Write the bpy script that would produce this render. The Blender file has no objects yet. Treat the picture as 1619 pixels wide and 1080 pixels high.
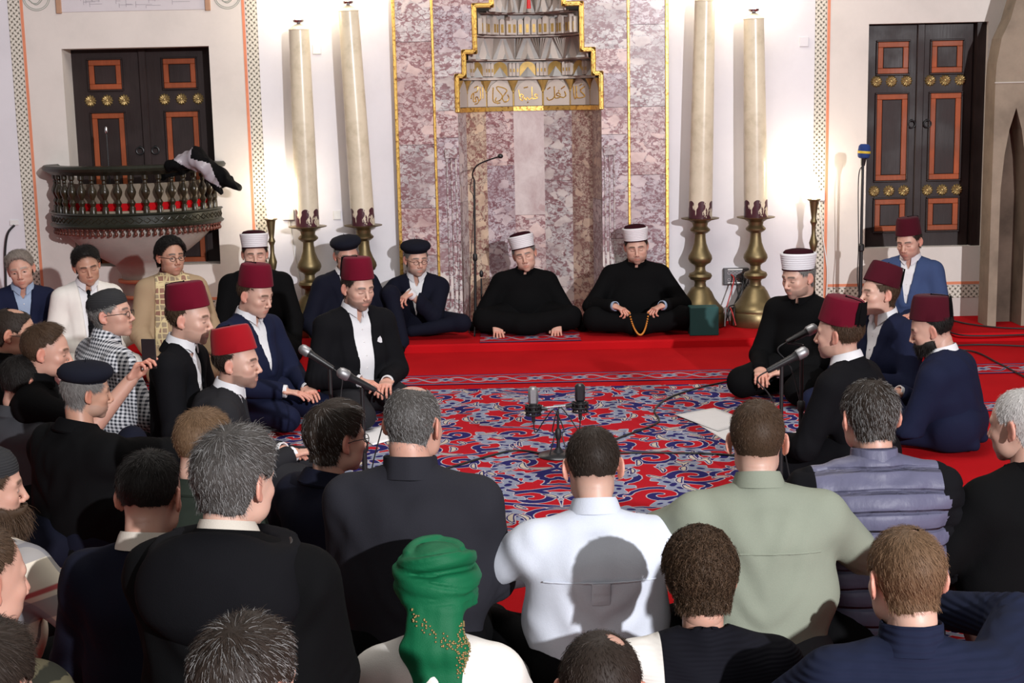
import bpy, math, random
import numpy as np
from mathutils import Vector, Matrix
# ------------------------------------------------------------------ camera, world, lights
PI = math.pi
SC = bpy.context.scene
COL = SC.collection
FPX, TILT, ROLL, CAMH = 2300.0, math.radians(9.63), math.radians(1.2), 1.88
_F = Vector((0, math.cos(TILT), -math.sin(TILT)))
_R0 = Vector((1, 0, 0)); _U0 = Vector((0, math.sin(TILT), math.cos(TILT)))
_R = math.cos(ROLL) * _R0 - math.sin(ROLL) * _U0
_U = math.sin(ROLL) * _R0 + math.cos(ROLL) * _U0
cam = bpy.data.cameras.new('camera'); camo = bpy.data.objects.new('camera', cam); COL.objects.link(camo)
cam.sensor_width = 36.0; cam.lens = 36.0 * FPX / 1619.0; cam.clip_start = 0.05; cam.clip_end = 100
M = Matrix(((_R.x, _U.x, -_F.x, 0), (_R.y, _U.y, -_F.y, 0), (_R.z, _U.z, -_F.z, CAMH), (0, 0, 0, 1)))
camo.matrix_world = M
SC.camera = camo
SC.view_settings.view_transform = 'Standard'; SC.view_settings.look = 'None'
SC.view_settings.gamma = 1.0; SC.view_settings.use_curve_mapping = False
SC.view_settings.exposure = 0.0

W = bpy.data.worlds.new('world'); SC.world = W; W.use_nodes = True
bg = W.node_tree.nodes['Background']; bg.inputs[0].default_value = (1.0, 0.96, 0.95, 1); bg.inputs[1].default_value = 0.19

def lamp(name, kind, loc, energy, color=(1, 1, 1), size=0.3, target=None, spot=None):
    l = bpy.data.lights.new(name, kind); l.energy = energy; l.color = color
    if kind == 'AREA':
        l.size = size
    else:
        l.shadow_soft_size = size
    if spot:
        l.spot_size = math.radians(spot); l.spot_blend = 0.5
    o = bpy.data.objects.new(name, l); COL.objects.link(o); o.location = loc
    if target is not None:
        d = Vector(target) - Vector(loc); o.rotation_euler = d.to_track_quat('-Z', 'Y').to_euler()
    return o
lamp('television_light', 'SPOT', (4.9, -5.6, 4.3), 7700, (0.98, 0.97, 1.0), 0.10, (0.2, 9.5, 1.0), 50)
lamp('overhead_fill_light', 'AREA', (0.3, 7.0, 5.5), 200, (1.0, 0.94, 0.88), 3.0, (0.3, 7.2, 0.0))  # soft overhead fill, added for ambient light; no chandelier is built
lamp('hall_fill_light', 'AREA', (-1.5, -2.0, 5.0), 90, (1.0, 0.96, 0.93), 3.0, (0, 8, 1.0))  # broad fill added behind the camera, no fixture of the hall

# ------------------------------------------------------------------ pixel helpers (places from the photograph's frame)
def ray(px, py):
    return _F + ((px - 809.5) / FPX) * _R + ((540 - py) / FPX) * _U
def at_y(px, py, Y):
    d = ray(px, py); k = Y / d.y; return Vector((d.x * k, Y, CAMH + d.z * k))
def at_z(px, py, Z):
    d = ray(px, py); k = (Z - CAMH) / d.z; return Vector((d.x * k, d.y * k, Z))
def at_s(px, py, s):
    d = ray(px, py); k = FPX / s; return Vector((0, 0, CAMH)) + d * k

# ------------------------------------------------------------------ object helpers
def tag(o, label=None, cat=None, group=None, kind=None):
    if label: o['label'] = label
    if cat: o['category'] = cat
    if group: o['group'] = group
    if kind: o['kind'] = kind
    return o
def empty(name, loc=(0, 0, 0), rz=0.0, label=None, cat=None, group=None, parent=None):
    o = bpy.data.objects.new(name, None); COL.objects.link(o); o.location = loc; o.rotation_euler = (0, 0, rz)
    o.empty_display_size = 0.1
    if parent: o.parent = parent
    return tag(o, label, cat, group)
def mk(name, V, F, mat, parent=None, smooth=True, col=None, loc=None, extra=None, uv=None):
    V = np.asarray(V, dtype=np.float32).reshape(-1, 3)
    me = bpy.data.meshes.new(name)
    if isinstance(F, np.ndarray):
        n, k = F.shape
        me.vertices.add(len(V)); me.vertices.foreach_set('co', V.ravel())
        me.loops.add(n * k); me.loops.foreach_set('vertex_index', F.astype(np.int32).ravel())
        me.polygons.add(n)
        me.polygons.foreach_set('loop_start', np.arange(0, n * k, k, dtype=np.int32))
        me.update(calc_edges=True); me.validate()
    else:
        me.from_pydata([tuple(v) for v in V.tolist()], [], [tuple(f) for f in F]); me.update()
    if smooth:
        me.polygons.foreach_set('use_smooth', np.ones(len(me.polygons), dtype=bool))
    if col is not None:
        a = me.color_attributes.new('Col', 'FLOAT_COLOR', 'POINT')
        c = np.ones((len(V), 4), dtype=np.float32); c[:, :3] = col; a.data.foreach_set('color', c.ravel())
    if extra:
        for k_, v_ in extra.items():
            a = me.attributes.new(k_, 'FLOAT', 'POINT'); a.data.foreach_set('value', np.asarray(v_, dtype=np.float32))
    if uv is not None:
        l = me.uv_layers.new(name='UVMap')
        li = np.zeros(len(me.loops), dtype=np.int32); me.loops.foreach_get('vertex_index', li)
        l.data.foreach_set('uv', np.asarray(uv, dtype=np.float32)[li].ravel())
    o = bpy.data.objects.new(name, me); COL.objects.link(o)
    if mat: me.materials.append(mat)
    if parent: o.parent = parent
    if loc is not None: o.location = loc
    return o
class MB:
    """collects shapes into one mesh"""
    def __init__(s): s.V = []; s.F = []
    def add(s, V, F):
        b = len(s.V); s.V += [tuple(v) for v in V]; s.F += [tuple(i + b for i in f) for f in F]; return s
    def box(s, a, b, M_=None, ch=0.0):
        x0, y0, z0 = a; x1, y1, z1 = b
        if ch > 0:
            V = []; F = []
            import itertools
            bm_ = []
            # chamfered box from 24 points
            idx = {}
            for sx, sy, sz in itertools.product((0, 1), repeat=3):
                X = (x0, x1)[sx]; Y = (y0, y1)[sy]; Z = (z0, z1)[sz]
                dx = ch if sx == 0 else -ch; dy = ch if sy == 0 else -ch; dz = ch if sz == 0 else -ch
                idx[(sx, sy, sz, 'x')] = len(V); V.append((X, Y + dy, Z + dz))
                idx[(sx, sy, sz, 'y')] = len(V); V.append((X + dx, Y, Z + dz))
                idx[(sx, sy, sz, 'z')] = len(V); V.append((X + dx, Y + dy, Z))
            for sx in (0, 1):
                q = [(sx, 0, 0, 'x'), (sx, 1, 0, 'x'), (sx, 1, 1, 'x'), (sx, 0, 1, 'x')]; F.append([idx[k] for k in (q if sx else q[::-1])])
            for sy in (0, 1):
                q = [(0, sy, 0, 'y'), (0, sy, 1, 'y'), (1, sy, 1, 'y'), (1, sy, 0, 'y')]; F.append([idx[k] for k in (q if sy else q[::-1])])
            for sz in (0, 1):
                q = [(0, 0, sz, 'z'), (1, 0, sz, 'z'), (1, 1, sz, 'z'), (0, 1, sz, 'z')]; F.append([idx[k] for k in (q if sz else q[::-1])])
            for sx, sy in itertools.product((0, 1), repeat=2):
                F.append([idx[(sx, sy, 0, 'x')], idx[(sx, sy, 0, 'y')], idx[(sx, sy, 1, 'y')], idx[(sx, sy, 1, 'x')]])
            for sx, sz in itertools.product((0, 1), repeat=2):
                F.append([idx[(sx, 0, sz, 'x')], idx[(sx, 0, sz, 'z')], idx[(sx, 1, sz, 'z')], idx[(sx, 1, sz, 'x')]])
            for sy, sz in itertools.product((0, 1), repeat=2):
                F.append([idx[(0, sy, sz, 'y')], idx[(0, sy, sz, 'z')], idx[(1, sy, sz, 'z')], idx[(1, sy, sz, 'y')]])
            for k in idx:
                if k[3] == 'x': F.append([idx[k], idx[k[:3] + ('y',)], idx[k[:3] + ('z',)]])
        else:
            V = [(x, y, z) for z in (z0, z1) for y in (y0, y1) for x in (x0, x1)]
            F = [(0, 2, 3, 1), (4, 5, 7, 6), (0, 1, 5, 4), (2, 6, 7, 3), (0, 4, 6, 2), (1, 3, 7, 5)]
        if M_ is not None: V = [tuple(M_ @ Vector(v)) for v in V]
        return s.add(V, F)
    def lathe(s, prof, n=32, c=(0, 0), a0=0.0, a1=2 * PI, M_=None, sx=1.0, sy=1.0):
        full = abs(a1 - a0 - 2 * PI) < 1e-6; m = n if full else n + 1; V = []; F = []
        for r, z in prof:
            for i in range(m):
                a = a0 + (a1 - a0) * i / n; V.append((c[0] + r * sx * math.cos(a), c[1] + r * sy * math.sin(a), z))
        for j in range(len(prof) - 1):
            for i in range(n):
                i2 = (i + 1) % m
                F.append((j * m + i, j * m + i2, (j + 1) * m + i2, (j + 1) * m + i))
        if full:
            if prof[0][0] > 1e-5: F.append(tuple(range(m))[::-1])
            if prof[-1][0] > 1e-5: F.append(tuple((len(prof) - 1) * m + i for i in range(m)))
        if M_ is not None: V = [tuple(M_ @ Vector(v)) for v in V]
        return s.add(V, F)
    def tube(s, pts, r, n=8, closed=False, flat=None):
        P = [Vector(p) for p in pts]; N = len(P)
        if N < 2: return s
        rr = r if isinstance(r, (list, tuple)) else [r] * N
        V = []; F = []; up = None
        for i in range(N):
            if closed: T = P[(i + 1) % N] - P[i - 1]
            else: T = P[min(i + 1, N - 1)] - P[max(i - 1, 0)]
            if T.length < 1e-9: T = Vector((0, 0, 1))
            T.normalize()
            if up is None:
                up = Vector((0, 0, 1)) if abs(T.z) < 0.9 else Vector((1, 0, 0))
            A = T.cross(up)
            if A.length < 1e-6: A = T.cross(Vector((0, 1, 0)))
            A.normalize(); B = A.cross(T); up = B
            for k in range(n):
                a = 2 * PI * k / n; V.append(tuple(P[i] + rr[i] * (math.cos(a) * A + math.sin(a) * B)))
        for i in range(N if closed else N - 1):
            j = (i + 1) % N
            for k in range(n):
                k2 = (k + 1) % n; F.append((i * n + k, i * n + k2, j * n + k2, j * n + k))
        if not closed:
            F.append(tuple(range(n))[::-1]); F.append(tuple((N - 1) * n + k for k in range(n)))
        return s.add(V, F)
    def prism(s, poly, y0, y1, M_=None):
        """poly = (x,z) outline extruded along y"""
        n = len(poly); V = [(x, y0, z) for x, z in poly] + [(x, y1, z) for x, z in poly]
        F = [tuple(range(n)), tuple(range(2 * n - 1, n - 1, -1))] + [(i, (i + 1) % n + 0, (i + 1) % n + n, i + n)[::-1] for i in range(n)]
        if M_ is not None: V = [tuple(M_ @ Vector(v)) for v in V]
        return s.add(V, F)
    def ell(s, c, r, n=16, m=10, M_=None):
        prof = [(math.sin(PI * i / m) , -math.cos(PI * i / m)) for i in range(m + 1)]
        V = []; F = []
        for rr, z in prof:
            for i in range(n):
                a = 2 * PI * i / n; V.append((c[0] + r[0] * rr * math.cos(a), c[1] + r[1] * rr * math.sin(a), c[2] + r[2] * z))
        for j in range(m):
            for i in range(n):
                i2 = (i + 1) % n; F.append((j * n + i, j * n + i2, (j + 1) * n + i2, (j + 1) * n + i))
        if M_ is not None: V = [tuple(M_ @ Vector(v)) for v in V]
        return s.add(V, F)
    def build(s, name, mat, parent=None, smooth=False, loc=None):
        o = mk(name, s.V, s.F, mat, parent, smooth, loc=loc)
        import bmesh
        b = bmesh.new(); b.from_mesh(o.data); bmesh.ops.remove_doubles(b, verts=b.verts, dist=1e-6)
        bmesh.ops.recalc_face_normals(b, faces=b.faces); b.to_mesh(o.data); b.free()
        if smooth:
            try: o.data.set_sharp_from_angle(angle=math.radians(38))
            except Exception: pass
        return o
def smooth_path(pts, n=8):
    P = [Vector(p) for p in pts]; out = []
    for i in range(len(P) - 1):
        p0 = P[max(i - 1, 0)]; p1 = P[i]; p2 = P[i + 1]; p3 = P[min(i + 2, len(P) - 1)]
        for k in range(n):
            t = k / n
            out.append(0.5 * ((2 * p1) + (p2 - p0) * t + (2 * p0 - 5 * p1 + 4 * p2 - p3) * t * t + (3 * p1 - p0 - 3 * p2 + p3) * t ** 3))
    out.append(P[-1]); return out

# ------------------------------------------------------------------ materials
class G:
    """small helper that turns expressions into shader nodes"""
    def __init__(s, name):
        s.m = bpy.data.materials.new(name); s.m.use_nodes = True; s.t = s.m.node_tree; s.b = s.t.nodes['Principled BSDF']
    def n(s, typ, **kw):
        nd = s.t.nodes.new(typ)
        for k, v in kw.items(): setattr(nd, k, v)
        return nd
    def put(s, sock, v):
        if isinstance(v, bpy.types.NodeSocket): s.t.links.new(v, sock)
        elif isinstance(v, (tuple, list)) and len(v) == 3 and len(sock.default_value) == 4: sock.default_value = (*v, 1)
        else: sock.default_value = v
    def math(s, op, a, b=0.0, c=0.0):
        nd = s.n('ShaderNodeMath', operation=op); s.put(nd.inputs[0], a); s.put(nd.inputs[1], b); s.put(nd.inputs[2], c); return nd.outputs[0]
    def coord(s, which='Object'):
        return s.n('ShaderNodeTexCoord').outputs[which]
    def xyz(s, v):
        nd = s.n('ShaderNodeSeparateXYZ'); s.put(nd.inputs[0], v); return nd.outputs
    def mapv(s, v, scale=(1, 1, 1), loc=(0, 0, 0), rot=(0, 0, 0)):
        nd = s.n('ShaderNodeMapping'); s.put(nd.inputs[0], v); nd.inputs['Scale'].default_value = scale
        nd.inputs['Location'].default_value = loc; nd.inputs['Rotation'].default_value = rot; return nd.outputs[0]
    def noise(s, v, scale, detail=3, rough=0.5, out='Fac'):
        nd = s.n('ShaderNodeTexNoise'); s.put(nd.inputs['Vector'], v); nd.inputs['Scale'].default_value = scale
        nd.inputs['Detail'].default_value = detail; nd.inputs['Roughness'].default_value = rough; return nd.outputs[out]
    def vor(s, v, scale, feature='F1', out='Color', rand=1.0):
        nd = s.n('ShaderNodeTexVoronoi', feature=feature); s.put(nd.inputs['Vector'], v); nd.inputs['Scale'].default_value = scale
        nd.inputs['Randomness'].default_value = rand; return nd.outputs[out]
    def mix(s, f, a, b, blend='MIX'):
        nd = s.n('ShaderNodeMix', data_type='RGBA', blend_type=blend)
        s.put(nd.inputs[0], f); s.put(nd.inputs[6], a); s.put(nd.inputs[7], b); return nd.outputs[2]
    def ss(s, v, e0, e1, a=0.0, b=1.0):
        nd = s.n('ShaderNodeMapRange', interpolation_type='SMOOTHSTEP'); s.put(nd.inputs[0], v)
        for i, q in enumerate((e0, e1, a, b)): s.put(nd.inputs[i + 1], q)
        return nd.outputs[0]
    def ramp(s, v, stops):
        nd = s.n('ShaderNodeValToRGB'); s.put(nd.inputs[0], v); cr = nd.color_ramp
        while len(cr.elements) < len(stops): cr.elements.new(0.5)
        for e, (p, c) in zip(cr.elements, stops): e.position = p; e.color = (*c, 1)
        return nd.outputs[0]
    def bump(s, h, strength=0.3, dist=0.01):
        nd = s.n('ShaderNodeBump'); nd.inputs['Strength'].default_value = strength; nd.inputs['Distance'].default_value = dist
        s.put(nd.inputs['Height'], h); s.t.links.new(nd.outputs[0], s.b.inputs['Normal'])
    def fin(s, col=None, rough=0.6, metal=0.0, spec=None, sheen=0.0, sss=0.0):
        if col is not None: s.put(s.b.inputs['Base Color'], col)
        s.put(s.b.inputs['Roughness'], rough); s.b.inputs['Metallic'].default_value = metal
        if spec is not None: s.b.inputs['Specular IOR Level'].default_value = spec
        if sheen: s.b.inputs['Sheen Weight'].default_value = sheen
        if sss:
            s.b.inputs['Subsurface Weight'].default_value = sss; s.b.inputs['Subsurface Radius'].default_value = (0.012, 0.004, 0.002); s.b.inputs['Subsurface Scale'].default_value = 1.0
        return s.m
def vmix(g, v, amt, scale):
    """vector distorted by noise"""
    nz = g.noise(v, scale, 3, 0.5, 'Color'); nd = g.n('ShaderNodeVectorMath', operation='MULTIPLY_ADD')
    g.put(nd.inputs[0], nz); nd.inputs[1].default_value = (amt,) * 3; g.put(nd.inputs[2], v); return nd.outputs[0]
_mc = {}
def simple(name, col, rough=0.6, metal=0.0, var=0.12, scale=20.0, bump=0.0, bs=80.0, spec=None, sheen=0.0):
    if name in _mc: return _mc[name]
    g = G(name); v = g.coord(); nz = g.noise(v, scale, 4)
    a = tuple(max(0, c * (1 - var)) for c in col); b = tuple(min(1, c * (1 + var)) for c in col)
    if bump: g.bump(g.noise(v, bs, 4), bump, 0.004)
    _mc[name] = g.fin(g.mix(nz, a, b), rough, metal, spec, sheen); return _mc[name]

def marble(name, tint=(1, 1, 1), seed=0.0, big=7.0, light=0.5, rough=0.28):
    g = G(name); v = g.mapv(g.coord(), loc=(seed * 3.1, seed * 1.7, seed * 2.3), rot=(0, seed * 0.5, 0), scale=(1, 1, 1.5))
    dv = vmix(g, v, 0.10, 8.0); v2 = vmix(g, v, 0.05, 20.0)
    nz = g.noise(v, 16.0, 7, 0.7); n2 = g.noise(v, 2.6, 4, 0.6)
    matrix = g.ramp(nz, [(0.30, (0.10, 0.040, 0.048)), (0.46, (0.24, 0.12, 0.13)), (0.60, (0.31, 0.215, 0.23)), (0.75, (0.18, 0.15, 0.18))])
    lt = g.mix(g.ss(nz, 0.35, 0.65), (0.38, 0.345, 0.35), (0.62, 0.585, 0.58))
    c = matrix
    for sc_, lo in ((big * 7.0, 0.50), (big * 3.2, 1.0 - light), (big * 1.25, 0.74)):
        r = g.xyz(g.vor(v2 if sc_ > big * 2 else dv, sc_))[0]; e = g.vor(v2 if sc_ > big * 2 else dv, sc_, 'DISTANCE_TO_EDGE', 'Distance')
        f = g.math('MULTIPLY', g.ss(r, lo - 0.02, lo + 0.02), g.ss(e, 0.03, 0.10)); c = g.mix(f, c, lt if sc_ > big * 2 else g.mix(nz, (0.48, 0.40, 0.38), (0.76, 0.70, 0.67)))
    c = g.mix(g.ss(n2, 0.45, 0.7, 0.0, 0.6), c, g.mix(nz, (0.19, 0.10, 0.11), (0.36, 0.275, 0.28)))
    c = g.mix(1.0, c, tint, 'MULTIPLY')
    return g.fin(c, rough)
def marble_plain(name, a, b, seed=0.0):
    g = G(name); v = g.mapv(g.coord(), loc=(seed, seed, seed), scale=(1, 1, 0.7)); dv = vmix(g, v, 0.25, 3.0)
    nz = g.noise(dv, 5.0, 6, 0.7); c = g.ramp(nz, [(0.3, a), (0.6, b), (0.8, tuple(min(1, q * 1.15) for q in b))])
    return g.fin(g.mix(g.ss(g.xyz(g.vor(dv, 9.0))[0], 0.8, 0.86, 0.0, 0.35), c, (0.35, 0.17, 0.16)), 0.3)
def plaster(name, col, dirt=0.06, rough=0.85):
    g = G(name); v = g.coord(); nz = g.noise(v, 1.6, 5, 0.6); fine = g.noise(v, 60.0, 4)
    g.bump(g.noise(v, 25.0, 5), 0.12, 0.004)
    c = g.mix(g.ss(nz, 0.35, 0.75), col, tuple(q * (1 - dirt * 1.5) for q in col)); c = g.mix(g.math('MULTIPLY', fine, dirt), c, tuple(q * 0.7 for q in col))
    return g.fin(c, rough, spec=0.2)
def old_wood(name, col, rough=0.45):
    g = G(name); v = g.coord(); s_ = g.mapv(v, scale=(9, 9, 0.9)); nz = g.noise(s_, 6.0, 6, 0.7); n2 = g.noise(v, 3.0, 4)
    g.bump(nz, 0.25, 0.003)
    c = g.mix(nz, tuple(q * 0.55 for q in col), tuple(q * 1.5 for q in col)); c = g.mix(g.ss(n2, 0.5, 0.75, 0.0, 0.5), c, (col[0] * 2.0, col[1] * 1.9, col[2] * 2.0))
    return g.fin(c, g.ss(n2, 0.3, 0.7, rough - 0.1, rough + 0.15), spec=0.28)
def gold_mat():
    g = G('gilded_moulding'); v = g.coord(); nz = g.noise(v, 40.0, 5, 0.6); g.bump(nz, 0.5, 0.004)
    return g.fin(g.mix(g.ss(nz, 0.5, 0.68), (0.78, 0.50, 0.13), (0.30, 0.13, 0.03)), 0.34, 0.75)
def brass_mat(name, a=(0.27, 0.205, 0.10), b=(0.15, 0.115, 0.06), rough=0.40):
    g = G(name); v = g.coord(); nz = g.noise(v, 7.0, 6, 0.65); g.bump(g.noise(v, 30.0, 5), 0.15, 0.004)
    return g.fin(g.mix(nz, a, b), g.ss(nz, 0.3, 0.7, rough - 0.06, rough + 0.14), 0.85)
def braid_mat(name):
    g = G(name); uv = g.xyz(g.coord('UV')); u = g.math('DIVIDE', g.math('SUBTRACT', uv[0], 0.5), 0.46); v = uv[1]
    a = g.math('ADD', u, v); b = g.math('SUBTRACT', u, v)
    fa = g.math('ABSOLUTE', g.math('SUBTRACT', g.math('FRACT', a), 0.5)); fb = g.math('ABSOLUTE', g.math('SUBTRACT', g.math('FRACT', b), 0.5))
    hole = g.math('MULTIPLY', g.ss(fa, 0.25, 0.15), g.ss(fb, 0.25, 0.15))
    par = g.math('MODULO', g.math('ADD', g.math('ADD', g.math('FLOOR', g.math('ADD', a, 0.5)), g.math('FLOOR', g.math('ADD', b, 0.5))), 20.0), 2.0)
    la = g.math('MULTIPLY', g.ss(fa, 0.30, 0.24), g.math('SUBTRACT', 1.0, par)); lb = g.math('MULTIPLY', g.ss(fb, 0.30, 0.24), par)
    line = g.math('MULTIPLY', g.math('MAXIMUM', la, lb), 0.42)
    edge = g.ss(g.math('ABSOLUTE', g.math('SUBTRACT', uv[0], 0.5)), 0.44, 0.5)
    c = g.mix(line, (0.68, 0.64, 0.56), (0.20, 0.18, 0.14)); c = g.mix(hole, c, (0.10, 0.09, 0.07)); c = g.mix(g.math('MULTIPLY', edge, 0.5), c, (0.25, 0.22, 0.18))
    return g.fin(c, 0.85, spec=0.2)
def carpet_plain(name, col):
    g = G(name); v = g.coord(); nz = g.noise(v, 2.5, 4); f = g.noise(v, 300.0, 2); g.bump(f, 0.5, 0.004)
    c = g.mix(g.ss(nz, 0.3, 0.7), tuple(q * 0.86 for q in col), col); c = g.mix(g.math('MULTIPLY', f, 0.35), c, tuple(q * 0.5 for q in col))
    return g.fin(c, 0.95, spec=0.05)

M_gold = gold_mat(); M_brass = brass_mat('aged_brass'); M_brass2 = brass_mat('polished_brass', (0.50, 0.37, 0.17), (0.32, 0.22, 0.09), 0.42)
M_dark = old_wood('dark_door_wood', (0.022, 0.0135, 0.0130)); M_orange = old_wood('orange_red_painted_wood', (0.25, 0.058, 0.020), 0.5)
M_rail = old_wood('black_green_painted_wood', (0.018, 0.019, 0.013), 0.3)
M_balu = simple('brown_green_varnished_wood', (0.026, 0.019, 0.010), 0.28, var=0.5, scale=12)
M_white = plaster('white_limewash', (0.72, 0.70, 0.735)); M_cream = plaster('cream_painted_plaster', (0.70, 0.645, 0.60), 0.1)
M_stone = plaster('weathered_stone', (0.33, 0.265, 0.20), 0.5); M_grey = plaster('grey_stone', (0.52, 0.48, 0.43), 0.2)
M_braid = braid_mat('knotwork_border_paint'); M_line = simple('orange_painted_line', (0.68, 0.24, 0.13), 0.8)
M_black = simple('matt_black_metal', (0.012, 0.012, 0.013), 0.4, var=0.3); M_rubber = simple('black_rubber_cable', (0.01, 0.01, 0.011), 0.55)
M_chrome = simple('brushed_chrome', (0.6, 0.6, 0.62), 0.25, 1.0); M_plastic = simple('white_plastic', (0.75, 0.74, 0.72), 0.4)
M_red = carpet_plain('plain_red_carpet', (0.50, 0.008, 0.012))
# ------------------------------------------------------------------ large structure: floor, platform, wall
YW = 11.49            # plaster wall face
YM = 11.41            # marble face
PH = 0.061            # platform height
YP = 10.65            # platform front
def sheet(name, x0, x1, y0, y1, z, mat, th=0.05):
    return MB().box((x0, y0, z - th), (x1, y1, z)).build(name, mat)
fl = sheet('floor', -8, 8, -2.0, YP, 0.0, M_red, 0.2); fl['kind'] = 'structure'
pf = MB().box((-8, YP, -0.1), (8, YW + 0.9, PH), ch=0.012).build('trim_1', M_red); pf['kind'] = 'structure'
TOP = 3.6
dl0, dl1 = at_y(110, 75, YW), at_y(345, 418, YW)       # left door opening
LX0, LX1, LZ1, LZ0 = at_y(97, 77, YW).x, at_y(330, 74, YW).x, at_y(220, 75, YW).z, at_y(330, 418, YW).z
RX0, RX1, RZ1, RZ0 = at_y(1374, 38, YW).x, at_y(1563, 35, YW).x, at_y(1470, 36, YW).z, at_y(1450, 391, YW).z
NX0, NX1 = at_y(727, 300, YM).x, at_y(952, 300, YM).x
NCX = (NX0 + NX1) / 2; NR = (NX1 - NX0) / 2; NZ = at_y(840, 172, YM).z
MX0, MX1 = at_y(621, 5, YM).x, at_y(1054, 5, YM).x
BLx, BRx = at_y(386, 40, YW).x, at_y(1306, 40, YW).x    # inner field changes colour at the painted borders
BL0 = at_y(26, 40, YW).x
print('wall numbers', LX0, LX1, LZ1, LZ0, RX0, RX1, RZ1, RZ0, NX0, NX1, NZ, MX0, MX1)
def wall_piece(mb, x0, x1, z0, z1, y=YW, th=0.5): mb.box((x0, y, z0), (x1, y + th, z1))
wl = MB(); wall_piece(wl, -8, BL0, 0, TOP); wall_piece(wl, BLx, MX0 + 0.05, 0, TOP); wall_piece(wl, MX1 - 0.05, BRx, 0, TOP)
w = wl.build('wall_back', M_white); w['kind'] = 'structure'
ct = MB(); wall_piece(ct, BL0, LX0, 0, TOP); wall_piece(ct, LX1, BLx, 0, TOP); wall_piece(ct, LX0, LX1, LZ1, TOP); wall_piece(ct, LX0, LX1, 0, LZ0)
wall_piece(ct, BRx, RX0, 0, TOP); wall_piece(ct, RX1, 8, 0, TOP); wall_piece(ct, RX0, RX1, RZ1, TOP); wall_piece(ct, RX0, RX1, 0, RZ0)
w = ct.build('wall_back', M_cream); w['kind'] = 'structure'
# painted plait borders and orange lines
def border(px, py, wpx, side, z0, z1, name='trim_2'):
    c = at_y(px, py, YW).x; w_ = wpx / 200.0
    V = [(c - w_ / 2, YW - 0.002, z0), (c + w_ / 2, YW - 0.002, z0), (c + w_ / 2, YW - 0.002, z1), (c - w_ / 2, YW - 0.002, z1)]
    L = (z1 - z0) / 0.043
    V = V + [(x, YW + 0.01, z) for x, y, z in V]
    F = [(0, 1, 2, 3), (7, 6, 5, 4), (0, 4, 5, 1), (1, 5, 6, 2), (2, 6, 7, 3), (3, 7, 4, 0)]
    o = mk(name, V, F, M_braid, None, False, uv=[(0, 0), (1, 0), (1, L), (0, L)] * 2); o['kind'] = 'structure'
    x = c + side * (w_ / 2 + 0.016)
    o = MB().box((x - 0.011, YW - 0.0025, z0), (x + 0.011, YW + 0.01, z1)).build('trim_3', M_line); o['kind'] = 'structure'
ZB = at_y(1450, 472, YW).z
border(22, 20, 18, 1, PH, TOP); border(398, 40, 18, -1, PH, TOP); border(1298, 40, 18, 1, PH, TOP)
def hborder(x0, x1, z, h=0.1):
    V = [(x0, YW - 0.002, z), (x1, YW - 0.002, z), (x1, YW - 0.002, z + h), (x0, YW - 0.002, z + h)]; L = (x1 - x0) / 0.043
    V = V + [(x, YW + 0.01, q) for x, y, q in V]
    o = mk('trim_2', V, [(0, 1, 2, 3), (7, 6, 5, 4), (0, 4, 5, 1), (1, 5, 6, 2), (2, 6, 7, 3), (3, 7, 4, 0)], M_braid, None, False, uv=[(0, 0), (0, L), (1, L), (1, 0)] * 2); o['kind'] = 'structure'
    o = MB().box((x0, YW - 0.003, z + h + 0.008), (x1, YW + 0.01, z + h + 0.03)).build('trim_3', M_line); o['kind'] = 'structure'
hborder(BRx + 0.03, at_y(1556, 460, YW).x, ZB); hborder(BL0 + 0.05, BLx - 0.03, ZB)

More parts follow.
